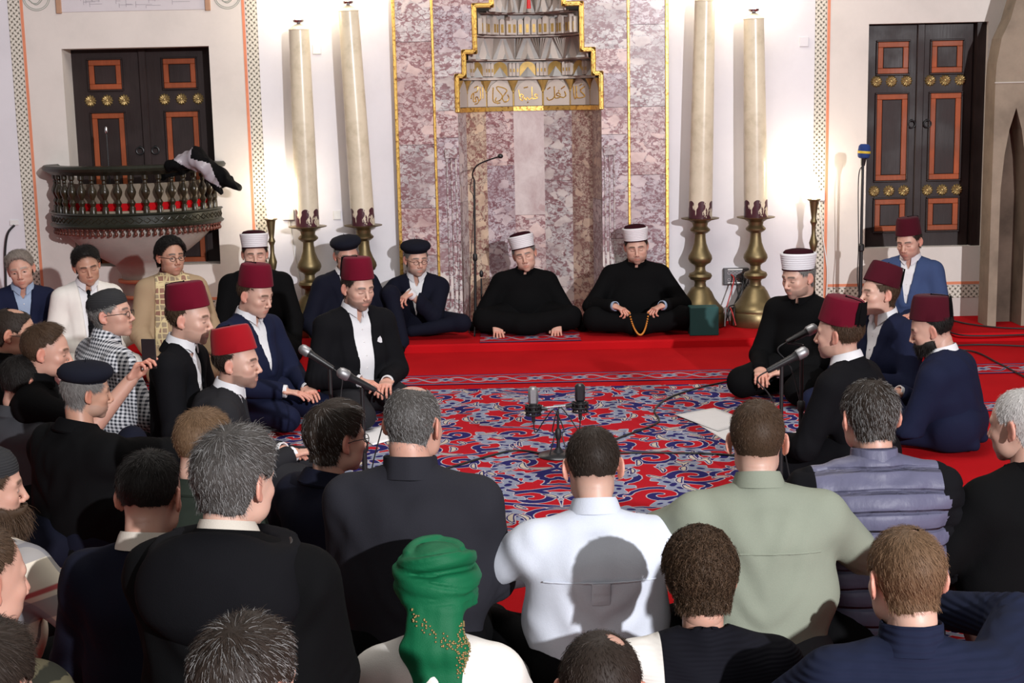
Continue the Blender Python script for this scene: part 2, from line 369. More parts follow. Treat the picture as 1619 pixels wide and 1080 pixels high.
# ---- doors
def door(idx, x0, x1, z0, z1, yd, lay, name):
    root = empty(name, ((x0 + x1) / 2, yd, z0)); root['kind'] = 'structure'
    cx = (x0 + x1) / 2
    def L(mb, nm, mat, par=root, sm=False):
        o = mb.build(nm, mat, par, sm); o.location = (-cx, -yd, -z0); return o
    L(MB().box((x0 - 0.05, yd + 0.02, z0 - 0.05), (x1 + 0.05, yd + 0.06, z1 + 0.05)), 'door_leaf_back', M_dark)
    hw = (x1 - x0) / 2
    for si in (0, 1):
        a = x0 + si * hw + 0.004; b = a + hw - 0.008
        leaf = MB(); leaf.box((a, yd, z0), (b, yd + 0.03, z1), ch=0.006)
        if si == 1: leaf.box((a - 0.03, yd - 0.02, z0), (a + 0.03, yd, z1), ch=0.006)
        lf = L(leaf, 'door_leaf', M_dark)
        for (f0, f1, h0, h1) in lay:
            pa = a + f0 * (b - a); pb = a + f1 * (b - a); zz1 = z1 - h0 * (z1 - z0); zz0 = z1 - h1 * (z1 - z0); t = 0.042
            mb = MB()
            for q in ((pa, pb, zz1 - t, zz1), (pa, pb, zz0, zz0 + t), (pa, pa + t, zz0 + t, zz1 - t), (pb - t, pb, zz0 + t, zz1 - t)):
                mb.box((q[0], yd - 0.016, q[2]), (q[1], yd + 0.001, q[3]), ch=0.004)
            o = L(mb, 'panel_frame', M_orange)
            mb = MB(); t2 = 0.014
            for q in ((pa - t2, pb + t2, zz1, zz1 + t2), (pa - t2, pb + t2, zz0 - t2, zz0), (pa - t2, pa, zz0, zz1), (pb, pb + t2, zz0, zz1)):
                mb.box((q[0], yd - 0.022, q[2]), (q[1], yd + 0.001, q[3]), ch=0.004)
            mb.box((pa + t, yd - 0.010, zz0 + t), (pb - t, yd + 0.001, zz1 - t), ch=0.006)
            L(mb, 'panel', M_dark)
        for hz in lay_r[idx]:
            z = z1 - hz * (z1 - z0)
            for k in range(3):
                x = a + (0.27 + 0.23 * k) * (b - a) if idx == 1 else a + (0.20 + 0.285 * k) * (b - a)
                mb = MB(); n = 12; rr = 0.044
                V = [(x, yd - 0.022, z)]; F = []
                for i in range(n * 4):
                    an = 2 * PI * i / (n * 4); r = rr * (1 + 0.10 * math.cos(n * an)); V.append((x + r * math.cos(an), yd - 0.002, z + r * math.sin(an)))
                for i in range(n * 4):
                    an = 2 * PI * i / (n * 4); r = rr * 0.75 * (1 + 0.04 * math.cos(n * an)); V.append((x + r * math.cos(an), yd - 0.014 - 0.003 * math.cos(n * an), z + r * math.sin(an)))
                for i in range(n * 4):
                    an = 2 * PI * i / (n * 4); V.append((x + rr * 0.25 * math.cos(an), yd - 0.012, z + rr * 0.25 * math.sin(an)))
                m = n * 4
                for i in range(m):
                    j = (i + 1) % m
                    F += [(1 + i, 1 + j, 1 + m + j, 1 + m + i), (1 + m + i, 1 + m + j, 1 + 2 * m + j, 1 + 2 * m + i), (1 + 2 * m + i, 1 + 2 * m + j, 0)]
                mb.add(V, F); L(mb, 'rosette', M_brass2, sm=True)
        # ring handle
        hx = (b - 0.05) if si == 0 else (a + 0.065); hz_ = z1 - 0.44 * (z1 - z0) if idx == 2 else z1 - 0.46 * (z1 - z0)
        pts = [(hx + 0.028 * math.cos(2 * PI * i / 20), yd - 0.02, hz_ + 0.028 * math.sin(2 * PI * i / 20)) for i in range(20)]
        mb = MB().tube(pts, 0.006, 8, True); mb.ell((hx, yd - 0.01, hz_ + 0.028), (0.012, 0.014, 0.012), 10, 6)
        L(mb, 'door_handle', M_black, sm=True)
    return root
lay_r = {1: [0.234], 2: [0.248, 0.738]}
lay1 = [(0.28, 0.72, 0.055, 0.185), (0.28, 0.72, 0.29, 0.70), (0.28, 0.72, 0.79, 0.97)]
lay2 = [(0.21, 0.79, 0.075, 0.215), (0.21, 0.79, 0.305, 0.69), (0.21, 0.79, 0.775, 0.92)]
YD = YW + 0.10; YD1 = YW + 0.24
door(1, at_y(107, 76, YD1).x - 0.01, at_y(331, 76, YD1).x + 0.05, at_y(330, 424, YD1).z, at_y(220, 74, YD1).z, YD1, lay1, 'door_1')
door(2, at_y(1374, 38, YD).x - 0.02, at_y(1541, 36, YD).x, at_y(1450, 392, YD).z, at_y(1460, 38, YD).z, YD, lay2, 'door_2')
b = MB().box((at_y(1541, 36, YD).x + 0.005, YD - 0.06, RZ0), (RX1 + 0.02, YD + 0.06, RZ1 + .02)).build('trim_4', M_dark); b['kind'] = 'structure'  # wood-lined right jamb, its shadow put into the near-black colour

# ---- marble mihrab wall with niche
M_mar = [marble('breccia_marble_%s' % k, t, s, bg_, lt) for k, t, s, bg_, lt in
         (('violet', (1, 1, 1), 0.0, 6.5, 0.45), ('pale', (1.12, 1.1, 1.1), 1.3, 5.5, 0.6), ('dusky', (0.92, 0.86, 0.92), 2.7, 8.0, 0.42), ('rosy', (1.08, 0.92, 0.9), 4.1, 7.0, 0.5))]
M_ochre = marble('ochre_marble', (1.12, 0.95, 0.72), 5.5, 7.0, 0.5); M_brown = marble('brown_shaded_marble', (0.98, 0.83, 0.68), 6.6, 8.0, 0.35)
M_pale = marble_plain('pale_veined_marble', (0.42, 0.30, 0.30), (0.60, 0.51, 0.50), 2.0)
mroot = empty('wall_marble', (NCX, YM, 0)); mroot['kind'] = 'structure'
def LM(mb, nm, mat, sm=False):
    o = mb.build(nm, mat, mroot, sm); o.location = (-NCX, -YM, 0); return o
# stepped opening heights (z) and half widths
def zz(py, px=840): return at_y(px, py, YM).z
ZS = [zz(172), zz(118), zz(80), zz(7), zz(-30)]
HW = [NR, NR - 0.058, NR - 0.145, NR - 0.28]
slabs = random.Random(4)
def column(xa, xb, joints, z0=PH):
    z = z0; k = slabs.randrange(4)
    for j in list(joints) + [TOP]:
        mb = MB().box((xa, YM, z), (xb, YM + 0.10, j - 0.003)); LM(mb, 'marble_slab', M_mar[k]); z = j; k = (k + 1 + slabs.randrange(3)) % 4
Gx = [at_y(621, 5, YM).x, at_y(682, 5, YM).x, at_y(993, 5, YM).x, at_y(1054, 5, YM).x]
column(Gx[0], Gx[1], [zz(x_) for x_ in (400, 325, 225, 62)])
column(Gx[2], Gx[3], [zz(x_) for x_ in (420, 280, 172, 42)])
for (xa, xb, side) in ((Gx[1], NX0, -1), (NX1, Gx[2], 1)):
    z = PH; k = 1
    for j in (zz(380), zz(215), ZS[0]):
        LM(MB().box((xa, YM, z), (xb, YM + 0.1, j - 0.003)), 'marble_slab', M_mar[k]); z = j; k = (k + 1) % 4
    for a in range(4):
        xin = NCX + side * HW[a] ; z1 = ZS[a + 1] if a < 3 else TOP
        lo, hi = (xa, xin) if side < 0 else (xin, xb)
        zs = [ZS[a], z1] if z1 - ZS[a] < 0.6 else [ZS[a], (ZS[a] + z1) / 2, z1]
        for q in range(len(zs) - 1):
            LM(MB().box((lo, YM, zs[q]), (hi, YM + 0.1, zs[q + 1] - (0.003 if q else 0))), 'marble_slab', M_mar[(a + q + (2 if side > 0 else 0)) % 4])
    # sunk vertical moulding beside the niche
    xm = NX0 - 0.06 if side < 0 else NX1 + 0.06
    mb = MB()
    for dx in (-0.035, 0.0, 0.035): mb.box((xm + dx - 0.006, YM - 0.012, PH), (xm + dx + 0.006, YM, zz(235)), ch=0.003)
    mb.box((xm - 0.05, YM - 0.02, zz(248)), (xm + 0.05, YM, zz(232)), ch=0.004)
    LM(mb, 'carved_moulding', M_mar[0])
    LM(MB().box((xm - side * -0.02 - 0.05, YM - 0.05, PH), (xm - side * -0.02 + 0.05, YM, zz(485)), ch=0.02), 'plinth_block', M_mar[1])
# gold lines
for i, x in enumerate(Gx):
    w_ = 0.010 if i in (1, 2) else 0.013
    LM(MB().box((x - w_, YM - 0.014, PH), (x + w_, YM + 0.01, TOP), ch=0.004), 'gold_line', M_gold)
# stepped gold frame
def gold_run(pts, w_=0.019):
    mb = MB()
    for (xa, za), (xb, zb) in zip(pts[:-1], pts[1:]):
        x0, x1 = min(xa, xb) - w_, max(xa, xb) + w_; z0, z1 = min(za, zb) - w_, max(za, zb) + w_
        mb.box((x0, YM - 0.02, z0), (x1, YM + 0.01, z1), ch=0.008)
        mb.box((x0 + 0.012, YM - 0.03, z0 + 0.012), (x1 - 0.012, YM - 0.015, z1 - 0.012), ch=0.005)
    return mb
for s_ in (-1, 1):
    P_ = [(NCX + s_ * HW[0], ZS[0]), (NCX + s_ * HW[0], ZS[1]), (NCX + s_ * HW[1], ZS[1]), (NCX + s_ * HW[1], ZS[2]), (NCX + s_ * HW[2], ZS[2]), (NCX + s_ * HW[2], ZS[3]), (NCX + s_ * HW[3], ZS[3]), (NCX + s_ * HW[3], TOP)]
    LM(gold_run(P_), 'gold_frame', M_gold)
# niche of seven facets
def ring(R, cx=NCX, n=7): return [(cx - R * math.cos(PI * i / n), YM + 0.06 + R * math.sin(PI * i / n)) for i in range(n + 1)]
fm = [M_mar[1], M_ochre, M_mar[3], M_pale, M_mar[0], M_brown, M_brown]
R0 = ring(NR)
for i in range(7):
    (xa, ya), (xb, yb) = R0[i], R0[i + 1]; m = fm[i]
    d = Vector((xb - xa, yb - ya)); nrm = Vector((-d.y, d.x)).normalized()
    zsplit = [PH, 1.05 + 0.13 * (i % 3), ZS[0]] if i != 3 else [PH, 0.9, ZS[0]]
    for q in range(2):
        mt = m if q == 1 or i in (1, 5) else M_mar[(i) % 4]
        a, b_ = zsplit[q], zsplit[q + 1] - 0.002
        V = [(xa, ya, a), (xb, yb, a), (xb + nrm.x * 0.08, yb + nrm.y * 0.08, a), (xa + nrm.x * 0.08, ya + nrm.y * 0.08, a)]
        V += [(x, y, b_) for x, y, _ in V]
        LM(MB().add(V, [(0, 1, 5, 4), (1, 2, 6, 5), (2, 3, 7, 6), (3, 0, 4, 7), (0, 3, 2, 1), (4, 5, 6, 7)]), 'niche_slab', mt)
LM(MB().box((NX0 - .1, YM + 0.04, 0), (NX0, YM + 0.10, ZS[0])).box((NX1, YM + 0.04, 0), (NX1 + .1, YM + 0.10, ZS[0])), 'niche_jamb', M_mar[0])
# muqarnas
M_mq = plaster('muqarnas_stone', (0.62, 0.55, 0.49), 0.15); M_mqb = plaster('blue_grey_paint', (0.47, 0.46, 0.44), 0.2); M_mqg = simple('faded_gold_paint', (0.50, 0.33, 0.10), 0.45, 0.4, var=0.35, scale=30)
mq = MB(); mqb = MB(); mqg = MB(); leaf = MB(); call = MB(); dark = MB()
def facet(R, i, n=7):
    r = ring(R, n=n); a = Vector((*r[i], 0)); b = Vector((*r[i + 1], 0)); u = (b - a).normalized(); nn = Vector((u.y, -u.x, 0)); L = (b - a).length
    if nn.dot(Vector((NCX, YM + 0.06, 0)) - (a + b) / 2) < 0: nn = -nn
    Mx = Matrix(((u.x, nn.x, 0, (a.x + b.x) / 2), (u.y, nn.y, 0, (a.y + b.y) / 2), (0, 0, 1, 0), (0, 0, 0, 1)))
    return Mx, L   # local x along facet, local y toward the viewer side, z up
def T(Mx, pts): return [tuple(Mx @ Vector(p)) for p in pts]
def tri_pyr(mb, Mx, x0, x1, z0, z1, d, base=0.0):
    xm = (x0 + x1) / 2
    mb.add(T(Mx, [(x0, base, z0), (x1, base, z0), (xm, base, z1), (xm, base + d, z0)]), [(0, 3, 2), (3, 1, 2), (0, 1, 3), (0, 2, 1)])
def arch_pts(x0, x1, z0, z1, n=10):
    xm = (x0 + x1) / 2; hw = (x1 - x0) / 2; zs_ = z1 - hw * 0.9
    return [(x0, z0)] + [(xm - hw * math.cos(PI * k / n), zs_ + hw * 0.9 * math.sin(PI * k / n)) for k in range(n + 1)] + [(x1, z0)]
def ledge(R, z, h, over):
    r = ring(R); q = ring(R - over); V = []; F = []
    for (x, y) in r: V.append((x, y, z))
    for (x, y) in q: V.append((x, y, z))
    for (x, y) in q: V.append((x, y, z + h))
    for (x, y) in r: V.append((x, y, z + h))
    m = 8
    for k in range(3):
        for i in range(7): F.append((k * m + i, k * m + i + 1, (k + 1) * m + i + 1, (k + 1) * m + i))
    return V, F
def backring(R, z0, z1):
    r = ring(R); V = [(x, y, z0) for x, y in r] + [(x, y, z1) for x, y in r]
    return V, [(i, i + 1, 8 + i + 1, 8 + i) for i in range(7)]
# tier 0: calligraphy plaques
za, zb = ZS[0] + 0.02, ZS[0] + 0.02 + 0.21
mq.add(*backring(NR + 0.01, ZS[0], zb)); v_, f_ = ledge(NR + 0.01, zb, 0.02, 0.05); mq.add(v_, f_)
LM(MB().add(*ledge(NR + 0.01, ZS[0] - 0.02, 0.035, 0.022)), 'gold_sill', M_gold)
strokes = {  # strokes drawn in a unit box, x right, z up
 3: [[(.95, .42), (.85, .5), (.8, .38), (.95, .3), (.8, .24), (.7, .3), (.68, .9)], [(.68, .3), (.55, .2), (.45, .32), (.4, .18), (.3, .3), (.22, .15), (.1, .3), (.16, .5), (.28, .42), (.2, .3)], [(.12, .3), (.06, .75)], [(.3, .85), (.5, .9)], [(.45, .02), (.5, .08)]],
 4: [[(.92, .62), (.98, .4), (.88, .28), (.75, .3)], [(.72, .42), (.6, .55), (.5, .42), (.72, .32), (.5, .25), (.42, .35), (.4, .9)], [(.4, .35), (.3, .2), (.1, .15), (.02, .3)], [(.62, .62), (.65, .68)], [(.75, .75), (.95, .9)], [(.05, .75), (.2, .85)]],
 2: [[(.88, .5), (.95, .3), (.85, .12), (.7, .1)], [(.85, .7), (.87, .75)], [(.7, .1), (.62, .35), (.85, .75), (.4, .95), (.35, .8), (.6, .45), (.5, .2), (.25, .15), (.3, .35)], [(.15, .9), (.12, .3), (.2, .08), (.5, .05)], [(.35, .0), (.4, .04)]],
 1: [[(.92, .3), (.9, .95)], [(.75, .3), (.72, .95)], [(.75, .3), (.6, .2), (.5, .4), (.35, .35), (.4, .15), (.2, .2), (.25, .6), (.1, .5), (.05, .3)], [(.3, .9), (.55, .98), (.5, .7), (.3, .65)], [(.3, .02), (.5, .05), (.62, .2)]],
 5: [[(.85, .85), (.55, .65), (.85, .35), (.6, .25), (.3, .3), (.28, .9)], [(.28, .3), (.18, .2), (.1, .4), (.08, .9)], [(.5, .9), (.65, .98)]]}
for i in range(7):
    Mx, L = facet(NR, i); h = L / 2
    pl = [(-h + 0.012, za), (h - 0.012, za), (h - 0.012, za + 0.11), (h - 0.06 * L / .3, za + 0.17), (0.02, zb - 0.005), (-0.02, zb - 0.005), (-h + 0.06 * L / .3, za + 0.17), (-h + 0.012, za + 0.11)]
    mq.prism(pl, 0.004, 0.016, Mx)
    for s_ in (-1, 1):
        x = s_ * h
        mqg.lathe([(0.010, za), (0.010, za + 0.10), (0.017, za + 0.112), (0.010, za + 0.125), (0.018, za + 0.15), (0.045, zb - 0.005)], 8, M_=Mx @ Matrix.Translation((x, 0.006, 0)))
    if i in strokes:
        for st in strokes[i]:
            pts = [tuple(Mx @ Vector(((-x + .5) * -1 * L * 0.70, 0.018, za + 0.02 + z * 0.145))) for x, z in st]
            call.tube(smooth_path(pts, 5), 0.0048, 5)
tiers = [(zb + 0.02, zz(92), NR - 0.05, 'tri'), (zz(91), zz(54), NR - 0.12, 'fan'), (zz(52), zz(17), NR - 0.20, 'cell'), (zz(16), zz(-25), NR - 0.29, 'fan'), (zz(-26), zz(-62), NR - 0.36, 'cell'), (zz(-63), TOP - .02, NR - 0.42, 'fan')]
for k, (z0, z1, R, kind) in enumerate(tiers):
    mqb.add(*backring(R + 0.03, z0, z1)); mq.add(*ledge(R + 0.035, z1 - 0.004, 0.012, 0.075))
    for i in range(7):
        Mx, L = facet(R + 0.03, i); h = L / 2
        if kind == 'tri':
            ap = arch_pts(-h * 0.55, h * 0.55, z0 + 0.005, z1 - 0.012); mqg.prism(ap, 0.001, 0.006, Mx)
            tri_pyr(mqb, Mx, -h * 0.6, h * 0.6, z0, z1 - 0.05, 0.06, 0.004)
            for s_ in (-1, 1):
                for j in (0.68, 0.92):
                    ap = arch_pts(s_ * h * j - h * 0.10, s_ * h * j + h * 0.10, z0 + 0.06 * (z1 - z0), z1 - 0.02, 6); mq.prism(ap, 0.0, 0.035, Mx)
                    mqg.box((s_ * h * j - h * 0.05, 0.034, z0 + 0.04), (s_ * h * j + h * 0.05, 0.037, z0 + 0.5 * (z1 - z0)), Mx)
        elif kind == 'fan':
            tri_pyr(mq, Mx, -h * 0.55, h * 0.55, z0, z1 - 0.01, 0.055, 0.0); tri_pyr(mqb, Mx, -h * 0.35, h * 0.35, z0, z0 + 0.55 * (z1 - z0), 0.075, 0.001)
            tri_pyr(mqg, Mx, -h * 0.2, h * 0.2, z0 + 0.01, z0 + 0.3 * (z1 - z0), 0.064, 0.002)
            for s_ in (-1, 1):
                for j in range(3):
                    x0 = s_ * h * 0.95; xt = s_ * h * (0.25 + 0.22 * j)
                    mq.add(T(Mx, [(x0, 0.0, z0), (xt, 0.0, z1 - 0.01), (xt + s_ * h * 0.2, 0.0, z1 - 0.01), (xt + s_ * h * 0.1, 0.045, z1 - 0.012), (x0, 0.01, z0)]), [(0, 1, 3, 4), (4, 3, 2, 0), (1, 2, 3)])
        else:
            for s_, wd in ((-0.62, 0.30), (0.0, 0.34), (0.62, 0.30)):
                ap = arch_pts(h * (s_ - wd * 0.8), h * (s_ + wd * 0.8), z0 + 0.004, z1 - 0.02 - abs(s_) * 0.03, 8); mq.prism(ap, 0.0, 0.05 if s_ == 0 else 0.03, Mx)
                mqg.box((h * (s_ - 0.13), 0.045 if s_ == 0 else 0.026, z0 + 0.02), (h * (s_ + 0.13), 0.053 if s_ == 0 else 0.033, z0 + 0.085), Mx)
    # flat shoulders closing the step on the face plane
LM(mq, 'muqarnas_cells', M_mq); LM(mqb, 'muqarnas_facets', M_mqb); LM(mqg, 'muqarnas_gilding', M_mqg); LM(call, 'gold_calligraphy', M_gold, True)
sh = MB()
for a in range(1, 4):
    for s_ in (-1, 1):
        x1, x2 = NCX + s_ * HW[a - 1], NCX + s_ * (HW[a] + 0.0)
sh.box((NCX - NR - .1, YM + 0.10 + 0.55, ZS[0]), (NCX + NR + .1, YM + 0.80, TOP))
sh.box((NCX - NR - .1, YM + 0.08, ZS[0]), (NCX - NR, YM + 0.8, TOP)).box((NCX + NR, YM + 0.08, ZS[0]), (NCX + NR + 0.1, YM + 0.8, TOP))
LM(sh, 'hood_backing', M_mqb)
# ------------------------------------------------------------------ implicit surfaces (numpy)
f32 = np.float32
def A3(*v): return np.array(v, dtype=f32)
def v_cone(P, a, b, ra, rb, u=None, k=1.0):
    a = np.asarray(a, f32); b = np.asarray(b, f32); Q = P - a; d = b - a
    if u is not None:
        u = np.asarray(u, f32); u = u / np.linalg.norm(u); s = (1.0 - 1.0 / k)
        Q = Q - np.outer(Q @ u, u) * s; d = d - u * (d @ u) * s
    L2 = float(d @ d) + 1e-12; t = np.clip(Q @ d / L2, 0, 1)
    R = Q - t[:, None] * d
    return np.sqrt(np.einsum('ij,ij->i', R, R)) - (ra + (rb - ra) * t)
def v_ell(P, c, r, rot=None):
    Q = P - np.asarray(c, f32)
    if rot is not None: Q = Q @ np.asarray(rot, f32)   # columns = local axes
    r = np.asarray(r, f32); q = Q / r; k0 = np.sqrt(np.einsum('ij,ij->i', q, q)); q2 = q / r
    k1 = np.sqrt(np.einsum('ij,ij->i', q2, q2)) + 1e-9
    return k0 * (k0 - 1.0) / k1
def smin(a, b, k):
    h = np.clip(0.5 + 0.5 * (b - a) / k, 0, 1); return b + (a - b) * h - k * h * (1 - h)
def smax(a, b, k): return -smin(-a, -b, k)
def ssf(x, a, b):
    t = np.clip((x - a) / (b - a), 0, 1); return t * t * (3 - 2 * t)
def nets(fn, lo, hi, h):
    lo = np.asarray(lo, float); hi = np.asarray(hi, float); n = np.ceil((hi - lo) / h).astype(int) + 1
    xs = [(lo[i] + h * np.arange(n[i])).astype(f32) for i in range(3)]
    X, Y, Z = np.meshgrid(*xs, indexing='ij'); P = np.stack([X.ravel(), Y.ravel(), Z.ravel()], 1)
    out = np.empty(len(P), f32); CH = 300000
    for i in range(0, len(P), CH): out[i:i + CH] = fn(P[i:i + CH])
    f = out.reshape(n)
    f[0] = np.maximum(f[0], .001); f[-1] = np.maximum(f[-1], .001); f[:, 0] = np.maximum(f[:, 0], .001); f[:, -1] = np.maximum(f[:, -1], .001); f[:, :, 0] = np.maximum(f[:, :, 0], .001); f[:, :, -1] = np.maximum(f[:, :, -1], .001)
    s = f < 0; nc = n - 1
    cnt = np.zeros(nc, np.int8)
    for dx in (0, 1):
        for dy in (0, 1):
            for dz in (0, 1): cnt += s[dx:dx + nc[0], dy:dy + nc[1], dz:dz + nc[2]]
    act = (cnt > 0) & (cnt < 8); idx = np.full(nc, -1, np.int64); cells = np.argwhere(act); idx[act] = np.arange(len(cells))
    acc = np.zeros((len(cells), 3)); num = np.zeros(len(cells)); C = cells
    cor = [(a, b, c) for a in (0, 1) for b in (0, 1) for c in (0, 1)]
    fv = {c: f[C[:, 0] + c[0], C[:, 1] + c[1], C[:, 2] + c[2]] for c in cor}
    for c in cor:
        for ax in range(3):
            if c[ax]: continue
            d = list(c); d[ax] = 1; d = tuple(d); a, b = fv[c], fv[d]; m = (a < 0) != (b < 0)
            t = np.where(m, a / np.where(m, a - b, 1), 0)
            p = np.tile(np.array(c, float), (len(C), 1)); p[:, ax] += t
            acc[m] += p[m]; num[m] += 1
    V = lo + h * (C + acc / num[:, None])
    quads = []
    for ax in range(3):
        b, c = [(1, 2), (2, 0), (0, 1)][ax]
        sl0 = [slice(None)] * 3; sl1 = [slice(None)] * 3; sl0[ax] = slice(0, -1); sl1[ax] = slice(1, None)
        S0 = s[tuple(sl0)]; S1 = s[tuple(sl1)]; E = np.argwhere(S0 != S1)
        E = E[(E[:, b] > 0) & (E[:, c] > 0) & (E[:, b] < nc[b]) & (E[:, c] < nc[c])]
        if not len(E): continue
        sg = S0[E[:, 0], E[:, 1], E[:, 2]]
        def id_(db, dc):
            q = E.copy(); q[:, b] += db; q[:, c] += dc; return idx[q[:, 0], q[:, 1], q[:, 2]]
        q = np.stack([id_(-1, -1), id_(0, -1), id_(0, 0), id_(-1, 0)], 1); q[~sg] = q[~sg][:, ::-1]; quads.append(q)
    F = np.concatenate(quads) if quads else np.zeros((0, 4), int)
    F = F[(F >= 0).all(1)]
    return V.astype(f32), F.astype(np.int32)
_rng = np.random.default_rng(7)
_lat = _rng.random((32, 32, 32)).astype(f32)
def vnoise(P, freq, off=0.0):
    Q = np.asarray(P, f32) * np.asarray(freq, f32) + off + 100.0; i = np.floor(Q).astype(int); t = Q - i; t = t * t * (3 - 2 * t)
    def L(a, b, c): return _lat[(i[:, 0] + a) & 31, (i[:, 1] + b) & 31, (i[:, 2] + c) & 31]
    x0 = L(0, 0, 0) * (1 - t[:, 0]) + L(1, 0, 0) * t[:, 0]; x1 = L(0, 1, 0) * (1 - t[:, 0]) + L(1, 1, 0) * t[:, 0]
    y0 = L(0, 0, 1) * (1 - t[:, 0]) + L(1, 0, 1) * t[:, 0]; y1 = L(0, 1, 1) * (1 - t[:, 0]) + L(1, 1, 1) * t[:, 0]
    a = x0 * (1 - t[:, 1]) + x1 * t[:, 1]; b = y0 * (1 - t[:, 1]) + y1 * t[:, 1]
    return a * (1 - t[:, 2]) + b * t[:, 2] - 0.5
def normals(V, F):
    a = V[F[:, 2]] - V[F[:, 0]]; b = V[F[:, 3]] - V[F[:, 1]] if F.shape[1] == 4 else V[F[:, 1]] - V[F[:, 0]]
    fn = np.cross(a, b); 
    if F.shape[1] == 3: fn = np.cross(V[F[:, 1]] - V[F[:, 0]], V[F[:, 2]] - V[F[:, 0]])
    N = np.zeros_like(V)
    for k in range(F.shape[1]): np.add.at(N, F[:, k], fn)
    return N / (np.linalg.norm(N, axis=1, keepdims=True) + 1e-12)
def rotm(yaw=0, pitch=0, roll=0):
    """yaw about z (turn left positive), pitch = nod down positive, roll = tilt to own right positive"""
    return np.array(Matrix.Rotation(yaw, 3, 'Z') @ Matrix.Rotation(-pitch, 3, 'X') @ Matrix.Rotation(roll, 3, 'Y'))
def xf(V, R, t): return (np.asarray(V, float) @ np.asarray(R).T + np.asarray(t)).astype(f32)

# ------------------------------------------------------------------ head
def head_sdf(P, fat=0.0, ears=True, pout=0.0):
    ax = np.abs(P[:, 0]); S = np.stack([ax, P[:, 1], P[:, 2]], 1)
    d = v_ell(S, (0, -.012, .030), (.077, .098, .086))
    d = smin(d, v_ell(S, (0, .030, -.022), (.064 + fat, .058, .082)), .03)
    d = smin(d, v_ell(S, (.028, .046, -.052), (.028 + fat, .032, .034)), .022)
    d = smin(d, v_ell(S, (0, .022, -.070), (.059 + fat, .058, .036)), .025)
    d = smin(d, v_ell(S, (0, .071, -.098), (.021, .017, .016)), .022)
    d = smin(d, v_ell(S, (.042, .060, -.022), (.020, .019, .017)), .02)
    d = smin(d, v_cone(S, (.012, .083, .021), (.046, .070, .022), .010, .008), .014)
    d = smax(d, -v_ell(S, (.031, .098, .001), (.018, .016, .012)), .012)
    d = smin(d, v_ell(S, (.031, .0735, .000), (.0150, .0125, .0115)), .003)        # lids over the eyeball
    d = smax(d, -v_ell(S, (.031, .0875, -.0045), (.013, .003, .0013)), .0015)        # lid line
    d = smin(d, v_cone(S, (0, .086, .014), (0, .109, -.030), .0075, .0105), .010)
    d = smin(d, v_ell(S, (.0125, .099, -.037), (.0085, .010, .0075)), .006)
    d = smin(d, v_ell(S, (0, .071, -.064), (.034, .022, .028)), .012)
    d = smax(d, -v_ell(S, (0, .097, -.067), (.024, .008, .0022)), .003)
    d = smin(d, v_ell(S, (0, .088, -.062), (.021, .009, .0058)), .003)
    d = smin(d, v_ell(S, (0, .086, -.0735), (.018, .010, .0068)), .004)
    if ears:
        c, s_ = math.cos(.45), math.sin(.45)
        rot = np.array([[c, s_, 0], [s_ * -1, c, 0], [0, 0, 1]]).T      # ear blade flares outward toward the back
        e = v_ell(S, (.083, -.014, -.004), (.0065, .0185, .032), rot)
        e = smax(e, -v_ell(S, (.089, -.006, -.001), (.006, .011, .021), rot), .004)
        e = smin(e, v_ell(S, (.079, -.002, -.030), (.005, .009, .011), rot), .006)
        d = smin(d, e, .006)
    n = v_cone(S, (0, -.022, -.045), (0, -.030, -.088), .055 + fat * .8, .052 + fat)
    d = smin(d, n, .022)
    return d
_hc = {}
def head_mesh(fat=0.0, h=0.0042):
    k = (round(fat, 3), h)
    if k not in _hc:
        V, F = nets(lambda P: head_sdf(P, fat), (-.105, -.125, -.165), (.105, .135, .13), h); N = normals(V, F); _hc[k] = (V, F, N)
    return _hc[k]
def hairline(V, recede=0.0, nape=-.072):
    """height above the hair line (m) for points on the head"""
    y = V[:, 1]; h = np.interp(y, [-.125, -.035, -.022, .012, .028, .050, .066, .075, .10], [nape, nape, -.03, .018, .012, .050 + recede * .5, .083 + recede, .087 + recede, .10 + recede])
    h = h + vnoise(V, (60, 60, 60), 2.5) * .010
    ax = np.abs(V[:, 0]); h = h + np.where(y > .04, ssf(ax, .03, .055) * recede * .4, 0)
    return V[:, 2] - h
SKINS = {'a': (.58, .36, .28), 'b': (.54, .31, .235), 'c': (.47, .265, .185), 'd': (.60, .40, .33), 'e': (.40, .23, .155)}
HAIRC = {'black': (.012, .010, .009), 'dark': (.028, .019, .014), 'brown': (.065, .038, .022), 'light': (.16, .095, .052), 'grey': (.20, .19, .18), 'darkgrey': (.07, .063, .058), 'white': (.52, .50, .48), 'fairgrey': (.26, .22, .19)}
def dist_ell(V, c, r): return np.sqrt((((V - np.asarray(c)) / np.asarray(r)) ** 2).sum(1))
